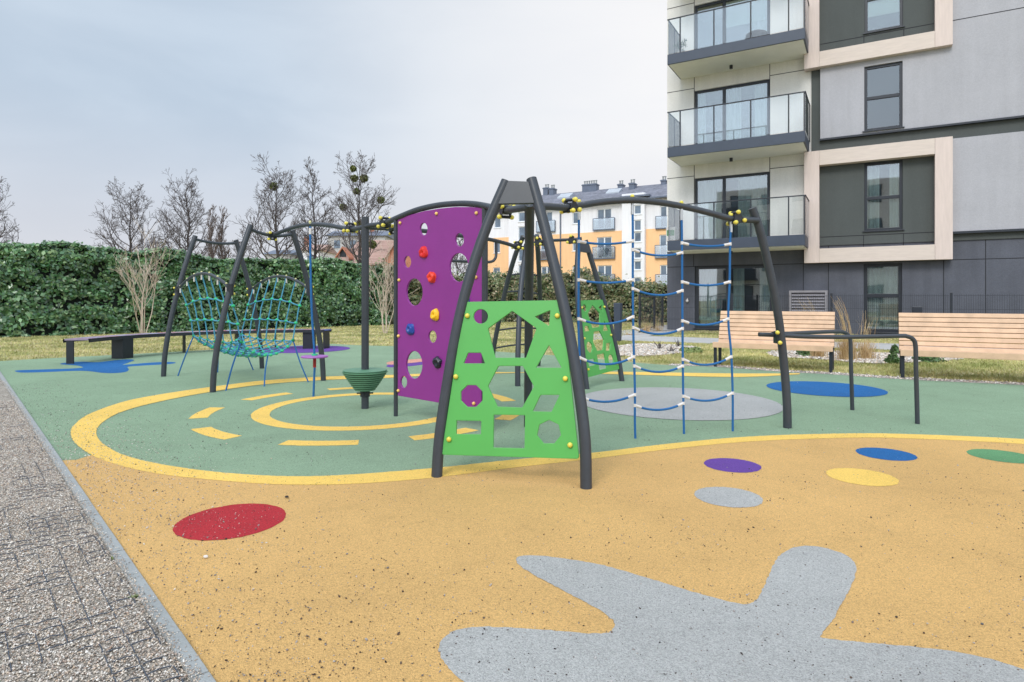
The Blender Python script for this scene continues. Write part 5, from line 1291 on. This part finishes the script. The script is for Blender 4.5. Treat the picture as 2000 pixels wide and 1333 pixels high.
# ================================================================== HEDGES
def leaf_quads(c, n, size, r, droop=.5):
    """kite shaped leaves: centres c, normals n (k,3)"""
    k = len(c); t = r.normal(0, 1, (k, 3)); t[:, 2] -= droop; t -= n * (t * n).sum(1, keepdims=True); t /= np.linalg.norm(t, axis=1, keepdims=True) + 1e-9
    b = np.cross(n, t); s = size[:, None]; fold = n * s * r.uniform(-.15, .3, (k, 1))
    V = np.stack([c - t * s, c + b * s * .62 + fold - t * s * .15, c + t * s, c - b * s * .62 + fold - t * s * .15], 1)
    return V.reshape(-1, 3), np.arange(k * 4).reshape(-1, 4)
def hedge(name, line, hfun, depth, nleaf, size, leafm, label, seedv, lump=.22, stray=0.05):
    r = np.random.default_rng(seedv); line = [Vector(p) for p in line]; seg = [(b - a).length for a, b in zip(line, line[1:])]; Ltot = sum(seg)
    def at(s_):
        for i, l_ in enumerate(seg):
            if s_ <= l_ or i == len(seg) - 1:
                d = (line[i + 1] - line[i]).normalized(); return line[i] + d * s_, d
            s_ -= l_
    root = thing(name, at(Ltot / 2)[0], label, 'hedge')
    def bulge(s_, z): return lump * (noise.noise(Vector((s_ * .55, z * .8, seedv))) + .6 * noise.noise(Vector((s_ * 1.5, z * 1.7, seedv + 9))))
    # solid inner mass, its near-black colour stands for shade in the leaf gaps
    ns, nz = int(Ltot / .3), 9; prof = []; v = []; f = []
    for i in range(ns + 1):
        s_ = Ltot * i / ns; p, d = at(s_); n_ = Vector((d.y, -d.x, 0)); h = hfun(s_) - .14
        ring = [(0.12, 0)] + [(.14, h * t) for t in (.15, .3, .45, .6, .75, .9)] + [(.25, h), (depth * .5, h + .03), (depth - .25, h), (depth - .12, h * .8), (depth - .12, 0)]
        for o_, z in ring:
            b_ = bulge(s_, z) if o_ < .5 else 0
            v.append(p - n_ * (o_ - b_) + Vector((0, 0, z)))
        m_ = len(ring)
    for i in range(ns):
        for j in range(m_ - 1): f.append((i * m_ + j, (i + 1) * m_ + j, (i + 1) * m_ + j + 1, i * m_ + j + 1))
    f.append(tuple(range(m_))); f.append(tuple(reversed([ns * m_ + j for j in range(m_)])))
    mb = MB(); mb.add(v, f); mb.build('shade_core', 'ivy_core', root, True)
    cs, nn, sz = [], [], []
    for _ in range(nleaf):
        s_ = r.uniform(0, Ltot); p, d = at(s_); n_ = Vector((d.y, -d.x, 0)); h = hfun(s_); q = r.uniform()
        if q < .74:
            z = h * r.uniform(0, 1) ** .9; gap = noise.noise(Vector((s_ * 1.9, z * 2.3, seedv + 4)))
            g2 = noise.noise(Vector((s_ * 4.6, z * 5.2, seedv + 14)))
            if (gap < -.22 or g2 < -.30) and r.uniform() < .85: continue
            o_ = bulge(s_, z) + r.normal(0, .05) - (.10 if z > h - .15 else 0) - (.08 if gap < -.1 else 0); c_ = p + n_ * o_ + Vector((0, 0, z)); nv = n_ + Vector((0, 0, .35))
        else:
            o_ = r.uniform(0, depth); z = h + r.normal(0, stray) + (r.exponential(stray * .7) if r.uniform() < .25 else 0); c_ = p - n_ * o_ + Vector((0, 0, z - .03)); nv = Vector((0, 0, 1)) + n_ * .4
        cs.append(c_); nn.append(nv); sz.append(size * r.uniform(.6, 1.35))
    cs = np.array([tuple(c) for c in cs]); nn = np.array([tuple(c) for c in nn]); nn = nn + r.normal(0, .48, nn.shape); nn /= np.linalg.norm(nn, axis=1, keepdims=True)
    V, Fq = leaf_quads(cs, nn, np.array(sz), r); raw_mesh('leaves', V, Fq, leafm, root)
    return root
hp_y = [(-200, 2.9), (0, 2.8)]
hl = [Vector((-22, 12.0, 0)), Vector((-15.4, 18.5, 0)), Vector((-5.55, 27.6, 0))]
def top_profile(line, pts):
    """hedge height along the line from (px, py) of the photographed outline"""
    tab = []; s0 = 0
    for a_, b_ in zip(line, line[1:]):
        l_ = (b_ - a_).length
        for i in range(40):
            q = a_.lerp(b_, i / 40); px = CX + q.x / q.y * F
            py = np.interp(px, [p[0] for p in pts], [p[1] for p in pts]); tab.append((s0 + l_ * i / 40, H - (py - HY) / F * q.y))
        s0 += l_
    xs, hs_ = zip(*tab); return lambda s_: float(np.interp(s_, xs, hs_)) + .13 * noise.noise(Vector((s_ * .9, 3, 0))) + .06 * noise.noise(Vector((s_ * 2.6, 3, 5)))
hf = top_profile(hl, [(-400, 470), (0, 478), (60, 481), (130, 476), (200, 484), (235, 492), (290, 494), (335, 490), (380, 500), (420, 510), (480, 508), (560, 510), (620, 512), (645, 506), (690, 515), (720, 520), (760, 532)])
hedge('ivy_hedge', hl, hf, 1.3, 88000, .070, 'ivy_leaf', 'tall dense green ivy hedge along the left side behind the curved bench', 3, .26, .04)
hl2 = [Vector((-5.9, 28.2, 0)), Vector((-2, 30.6, 0)), Vector((3, 31.5, 0)), Vector((8.4, 31.0, 0))]
hf2 = top_profile(hl2, [(720, 520), (770, 525), (800, 540), (860, 548), (920, 546), (965, 537), (1000, 542), (1060, 545), (1110, 540), (1140, 532), (1165, 545), (1220, 556), (1265, 560), (1330, 565)])
hedge('laurel_hedge', hl2, hf2, 1.6, 42000, .075, 'laurel_leaf', 'brownish green leafy hedge in front of the orange block, seen through the frame', 8, .35, .12)

# ================================================================== BARE TREES
def tree(px, pytop, spread_px, Y, label, seedv, base_z=0.0, upright=.55, trunk_r=.2, first=.28, nb=24, balls=(), m='twig', poplar=False):
    R_ = random.Random(seedv); b0 = P(px, HY, Y); b0.z = 0; h = P(px, pytop, Y).z; spread = spread_px / F * Y
    t = thing('poplar_tree' if poplar else 'bare_tree', b0, label, 'tree', None)
    tr = MB(); pts = []; wob = [R_.uniform(-1, 1) for _ in range(12)]
    n = 11
    for i in range(n + 1): f_ = i / n; pts.append(b0 + Vector((wob[i] * .018 * h * f_, wob[-i] * .012 * h * f_, h * .86 * f_)))
    rad = [max(.014, trunk_r * (1 - .93 * (i / n) ** .8)) for i in range(n + 1)]
    sp = smooth_path(pts, 2); tr.tube(sp, list(np.interp(np.linspace(0, n, len(sp)), range(n + 1), rad)), 8); tk = tr.build('trunk', 'bark', t)
    cr = MB()
    def branch(p, d, L_, r_, lvl):
        k = 6 if lvl == 1 else 5 if lvl == 2 else 3; pp = [p]; dd = d.normalized()
        for i in range(k):
            dd = (dd + Vector((R_.gauss(0, .14), R_.gauss(0, .14), R_.gauss(0, .10) + (upright * .34 if lvl < 2 else upright * .16 if lvl < 3 else .05)))).normalized(); pp.append(pp[-1] + dd * L_ / k)
        cr.tube(pp, [max(.0082, r_ * (1 - .72 * i / k)) for i in range(k + 1)], 5 if lvl == 1 else 3, caps=False)
        if lvl >= 4: return
        kids = {1: 7, 2: 4, 3: 3}[lvl]
        for j in range(kids):
            f_ = R_.uniform(.22, 1.0) if lvl > 1 else .2 + .8 * (j + R_.random()) / kids; i = min(k - 1, int(f_ * k)); q = pp[i].lerp(pp[i + 1], f_ * k - i)
            dr = (pp[i + 1] - pp[i]).normalized(); ax = Vector((R_.gauss(0, 1), R_.gauss(0, 1), R_.gauss(0, .7))); ax = (ax - dr * ax.dot(dr)).normalized()
            an = math.radians(R_.uniform(24, 54)) * (.4 if poplar else 1); branch(q, dr * math.cos(an) + ax * math.sin(an), L_ * R_.uniform(.36, .62) * (1.1 - .35 * f_), max(.009, r_ * .52), lvl + 1)
    for j in range(nb):
        f_ = first + (1 - first) * (j + R_.random()) / nb; i = min(n - 1, int(f_ * n)); q = pts[i].lerp(pts[i + 1], f_ * n - i); az = j * 2.4 + R_.uniform(-.5, .5)
        if poplar: el_ = math.radians(R_.uniform(66, 80)); L_ = h * .23 * (1.08 - f_ * .8)
        else: el_ = math.radians(R_.uniform(12, 40) + 34 * max(0, f_ - .5)); L_ = spread * R_.uniform(.95, 1.7) * (1.02 - .5 * max(0, (f_ - .4) / .6))
        branch(q, Vector((math.cos(az) * math.cos(el_), math.sin(az) * math.cos(el_), math.sin(el_))), L_, max(.026, trunk_r * .40 * (1.1 - f_)), 1)
    cr.build('crown', m, t, False)
    for (bx, by, br) in balls:
        c_ = P(bx, by, Y + R_.uniform(-.3, .3)); rr = np.random.default_rng(seedv + int(bx)); k = 420; br_ = br / F * Y
        u = rr.normal(0, 1, (k, 3)); u /= np.linalg.norm(u, axis=1, keepdims=True); q = np.array(c_) + u * br_ * rr.uniform(.25, 1.05, (k, 1)) ** .7
        nv = rr.normal(0, 1, (k, 3)); nv /= np.linalg.norm(nv, axis=1, keepdims=True); V, Fq = leaf_quads(q, nv, np.full(k, .075), rr, 0); raw_mesh('mistletoe', V, Fq, 'mistletoe', t)
tree(-28, 345, 62, 40, 'bare tree cut off by the left edge of the view behind the ivy hedge', 11)
tree(254, 368, 62, 42, 'bare wide tree standing alone behind the ivy hedge, left of the darker tree', 12, nb=22, first=.34)
tree(366, 343, 52, 44, 'dense dark bare tree rising just left of the twin poplars', 15, nb=28, first=.32, trunk_r=.2)
tree(413, 386, 14, 62, 'slender bare poplar, the left one of the close pair', 14, poplar=True, nb=34, m='poplar_twig', first=.2)
tree(434, 388, 14, 63, 'slender bare poplar, the right one of the close pair', 17, poplar=True, nb=34, m='poplar_twig', first=.2)
tree(541, 318, 62, 42, 'tall bare tree with one mistletoe ball high on its left side', 19, nb=26, first=.3, balls=((534, 364, 8),))
tree(614, 314, 50, 44, 'tall bare tree without mistletoe behind the hanging rope', 21, nb=24, first=.32)
tree(703, 300, 64, 42, 'tall bare tree carrying several mistletoe balls behind the centre pole', 23, nb=24, first=.3, balls=((690, 330, 6), (692, 349, 7), (711, 349, 8), (696, 374, 6), (744, 391, 7), (671, 405, 7), (702, 437, 6), (728, 478, 8)))
tree(476, 447, 30, 50, 'low bare tree just showing over the hedge between poplars and tall tree', 27, nb=16, first=.4, trunk_r=.1)
tree(893, 452, 34, 46, 'bare tree glimpsed through the round hole in the purple wall', 29, nb=18, first=.35, trunk_r=.12)
tree(300, 462, 40, 52, 'low bare tree showing over the hedge between the two big bare trees', 33, nb=16, first=.35, trunk_r=.1)

# young multi-stemmed shrubs before the hedge
def stem_shrub(px, py, htop, spread, n, label, seedv):
    R_ = random.Random(seedv); b0 = G(px, py); Y = b0.y; t = thing('bare_shrub', b0, label, 'shrub', 'bare young shrubs before the hedges'); mb = MB()
    h = P(px, htop, Y).z; sp = spread / F * Y
    def br(p, d, L_, r_, lvl):
        pp = [p]; dd = d
        for i in range(5): dd = (dd + Vector((R_.gauss(0, .09), R_.gauss(0, .09), .03))).normalized(); pp.append(pp[-1] + dd * L_ / 5)
        mb.tube(pp, [max(.0032, r_ * (1 - .7 * i / 5)) for i in range(6)], 6 if lvl == 0 else 4, caps=False)
        if lvl < 3:
            for j in range(5 if lvl == 0 else 3):
                f_ = R_.uniform(.3, 1); i = min(4, int(f_ * 5)); q = pp[i].lerp(pp[i + 1], f_ * 5 - i); ax = Vector((R_.gauss(0, 1), R_.gauss(0, 1), R_.gauss(0, .4))); dr = (pp[i + 1] - pp[i]).normalized(); ax = (ax - dr * ax.dot(dr)).normalized()
                an = math.radians(R_.uniform(14, 34)); br(q, dr * math.cos(an) + ax * math.sin(an), L_ * R_.uniform(.35, .6), r_ * .5, lvl + 1)
    for k in range(n):
        az = 2 * math.pi * k / n + R_.uniform(-.4, .4); lean = R_.uniform(.12, 1) * sp / h
        br(b0 + Vector((math.cos(az) * .05, math.sin(az) * .05, 0)), Vector((math.cos(az) * lean, math.sin(az) * lean, 1)).normalized(), h * R_.uniform(.7, .95), .017, 0)
    mb.build('stems', 'pale_stem', t)
stem_shrub(279, 660, 512, 44, 6, 'pale stemmed leafless young shrub growing between the curved bench and ivy hedge', 3)
stem_shrub(752, 652, 528, 30, 6, 'pale stemmed leafless young shrub right beside the purple climbing wall', 5)

# ornamental grasses and small evergreen shrubs
def dry_grass(px, py, htop, spread, n, label, seedv, lean=(0, 0)):
    r = np.random.default_rng(seedv); b0 = G(px, py); h = P(px, htop, b0.y).z; V = []; Fq = []
    for k in range(n):
        an = r.uniform(0, 6.28); tall = r.uniform() < .09; l_ = h * (r.uniform(.75, 1.08) if tall else r.uniform(.16, .46)); o_ = spread * r.uniform(.1, 1.1); tip = np.array([math.cos(an) * o_ + lean[0] * l_ * (2.6 if tall else .6), math.sin(an) * o_ * .6 + lean[1] * l_, 0]); wd = .0035; sd = np.array([math.cos(an + 1.57), math.sin(an + 1.57), 0]) * wd
        root = np.array(b0) + np.array([r.normal(0, .07), r.normal(0, .07), 0]); base = len(V)
        for i in range(5):
            t = i / 4; p = root + tip * t ** (2.6 if tall else 1.6) + np.array([0, 0, l_ * (t - .16 * t * t * t)]); w_ = sd * (1 - .6 * t); V += [p - w_, p + w_]
        for i in range(4): Fq.append((base + 2 * i, base + 2 * i + 1, base + 2 * i + 3, base + 2 * i + 2))
    o = raw_mesh('ornamental_grass', np.array(V), np.array(Fq), 'dry_straw', None, tuple(b0)); tag(o, label, 'grass clump', 'dry ornamental grass clumps')
dry_grass(1655, 706, 563, .30, 420, 'tall dry straw coloured grass clump just right of the left bench', 41, (-.06, 0))
dry_grass(1690, 703, 596, .26, 300, 'bushy dry grass clump between the bent handrail posts', 42, (.02, 0))
dry_grass(1600, 700, 566, .22, 200, 'thin dry grass clump behind the left bench before the louvred cabinet', 43, (-.08, 0))
dry_grass(1262, 652, 600, .35, 160, 'pale dry grass clump beside the fence corner post', 44)
dry_grass(1284, 648, 604, .3, 110, 'sparse pale dry grass clump behind the mesh gate', 45)
dry_grass(1228, 655, 645, .5, 150, 'low spreading brownish grass clump by the paved path', 46)
def small_shrub(px, py, hpx, wpx, label, seedv, m='shrub_leaf', n=700, leaf=.028):
    r = np.random.default_rng(seedv); b0 = G(px, py); h = hpx / F * b0.y; w_ = wpx / 2 / F * b0.y; t = thing('small_shrub', b0, label, 'shrub', 'small evergreen shrubs by the benches'); mb = MB()
    for k in range(9):
        an = k * .7; mb.tube([b0, b0 + Vector((math.cos(an) * w_ * .5, math.sin(an) * w_ * .5, h * .45)), b0 + Vector((math.cos(an) * w_ * .85, math.sin(an) * w_ * .85, h * r.uniform(.5, .95)))], [.008, .006, .003], 5)
    mb.build('stems', 'bark', t)
    u = r.normal(0, 1, (n, 3)); u /= np.linalg.norm(u, axis=1, keepdims=True); u[:, 2] = np.abs(u[:, 2]); q = np.array(b0) + u * np.array([w_, w_, h]) * r.uniform(.35, 1.08, (n, 1)) ** .5 * (1 + .25 * np.sin(u[:, :1] * 5 + seedv)) + np.array([0, 0, .01])
    nv = u + r.normal(0, .5, (n, 3)); nv /= np.linalg.norm(nv, axis=1, keepdims=True); V, Fq = leaf_quads(q, nv, leaf * r.uniform(.6, 1.3, n), r, 0); raw_mesh('foliage', V, Fq, m, t)
small_shrub(1743, 711, 17, 26, 'small rounded green shrub just left of the right bench leg', 51)
small_shrub(1748, 694, 16, 20, 'small upright green shrub behind the rounded one near the right bench', 52)
small_shrub(1812, 708, 20, 50, 'wide low green shrub under the right bench', 53)
small_shrub(1577, 697, 14, 40, 'low green shrub behind the left bench, seen below its seat', 54)
small_shrub(1350, 690, 10, 40, 'bright green weedy patch at the end of the pebble bed near the left bench', 55, 'weed_leaf', 900, .03)
def dead_twigs(px, py, htop, label, seedv):
    R_ = random.Random(seedv); b0 = G(px, py); h = P(px, htop, b0.y).z; mb = MB()
    for k in range(9):
        d = Vector((R_.gauss(0, .45), R_.gauss(0, .45), 1)).normalized(); L_ = h * R_.uniform(.5, 1.05); p1 = b0 + d * L_ * .5; d2 = (d + Vector((R_.gauss(0, .3), R_.gauss(0, .3), 0))).normalized(); mb.tube([b0, p1, p1 + d2 * L_ * .5], [.006, .005, .003], 4, caps=False)
        for j in range(3): q = b0.lerp(p1, R_.uniform(.5, 1)); mb.tube([q, q + Vector((R_.gauss(0, .5), R_.gauss(0, .5), .8)).normalized() * L_ * .3], [.004, .003], 4, caps=False)
    mb.org = b0; tag(mb.build('bare_twigs', 'twig', None), label, 'plant', 'bare twigs in the pebble bed')
dead_twigs(1288, 684, 660, 'taller bare twigs in the pebble bed, nearer the second ladder rope', 61); dead_twigs(1309, 690, 672, 'short bare twigs in the pebble bed close to the third ladder rope', 62); dead_twigs(1325, 680, 660, 'thin bare twigs at the back right of the pebble bed', 63)

# ================================================================== THE BLOCK OPPOSITE, seen only as a reflection in the windows
OB = Vector((-19, -13, 0)); od = Vector((.866, -.5, 0)); on = Vector((-.5, -.866, 0))
ob3 = thing('opposite_block', OB, 'cream rendered block across the yard, mirrored in the windows of the grey building', 'building')
MO = Matrix(((od.x, on.x, 0, OB.x), (od.y, on.y, 0, OB.y), (0, 0, 1, 0), (0, 0, 0, 1)))
mb = MB(); mb.box((-4, 0, 0), (22, 9, 12.4), MO); mb.build('wall', 'pale_render', ob3, False)
for fl in range(4):
    for k in range(8):
        x = -2.6 + k * 3.1; z = .9 + fl * 3.1; wd = 1.2 if k % 3 else 2.2
        mb = MB(); mb.box((x, -.04, z), (x + wd, .02, z + 1.6), MO); mb.box((x + .07, -.05, z + .07), (x + wd - .07, -.03, z + 1.53), MO, 1); mb.build('window', ['frame_dark', 'far_pane'], ob3, False)
        if k % 3 == 0: mb = MB(); mb.box((x - .5, -1.3, z - .95), (x + wd + .5, -.01, z - .75), MO); mb.box((x - .5, -1.3, z - .75), (x + wd + .5, -1.26, z + .2), MO); mb.build('balcony', ['anthracite'], ob3, False)
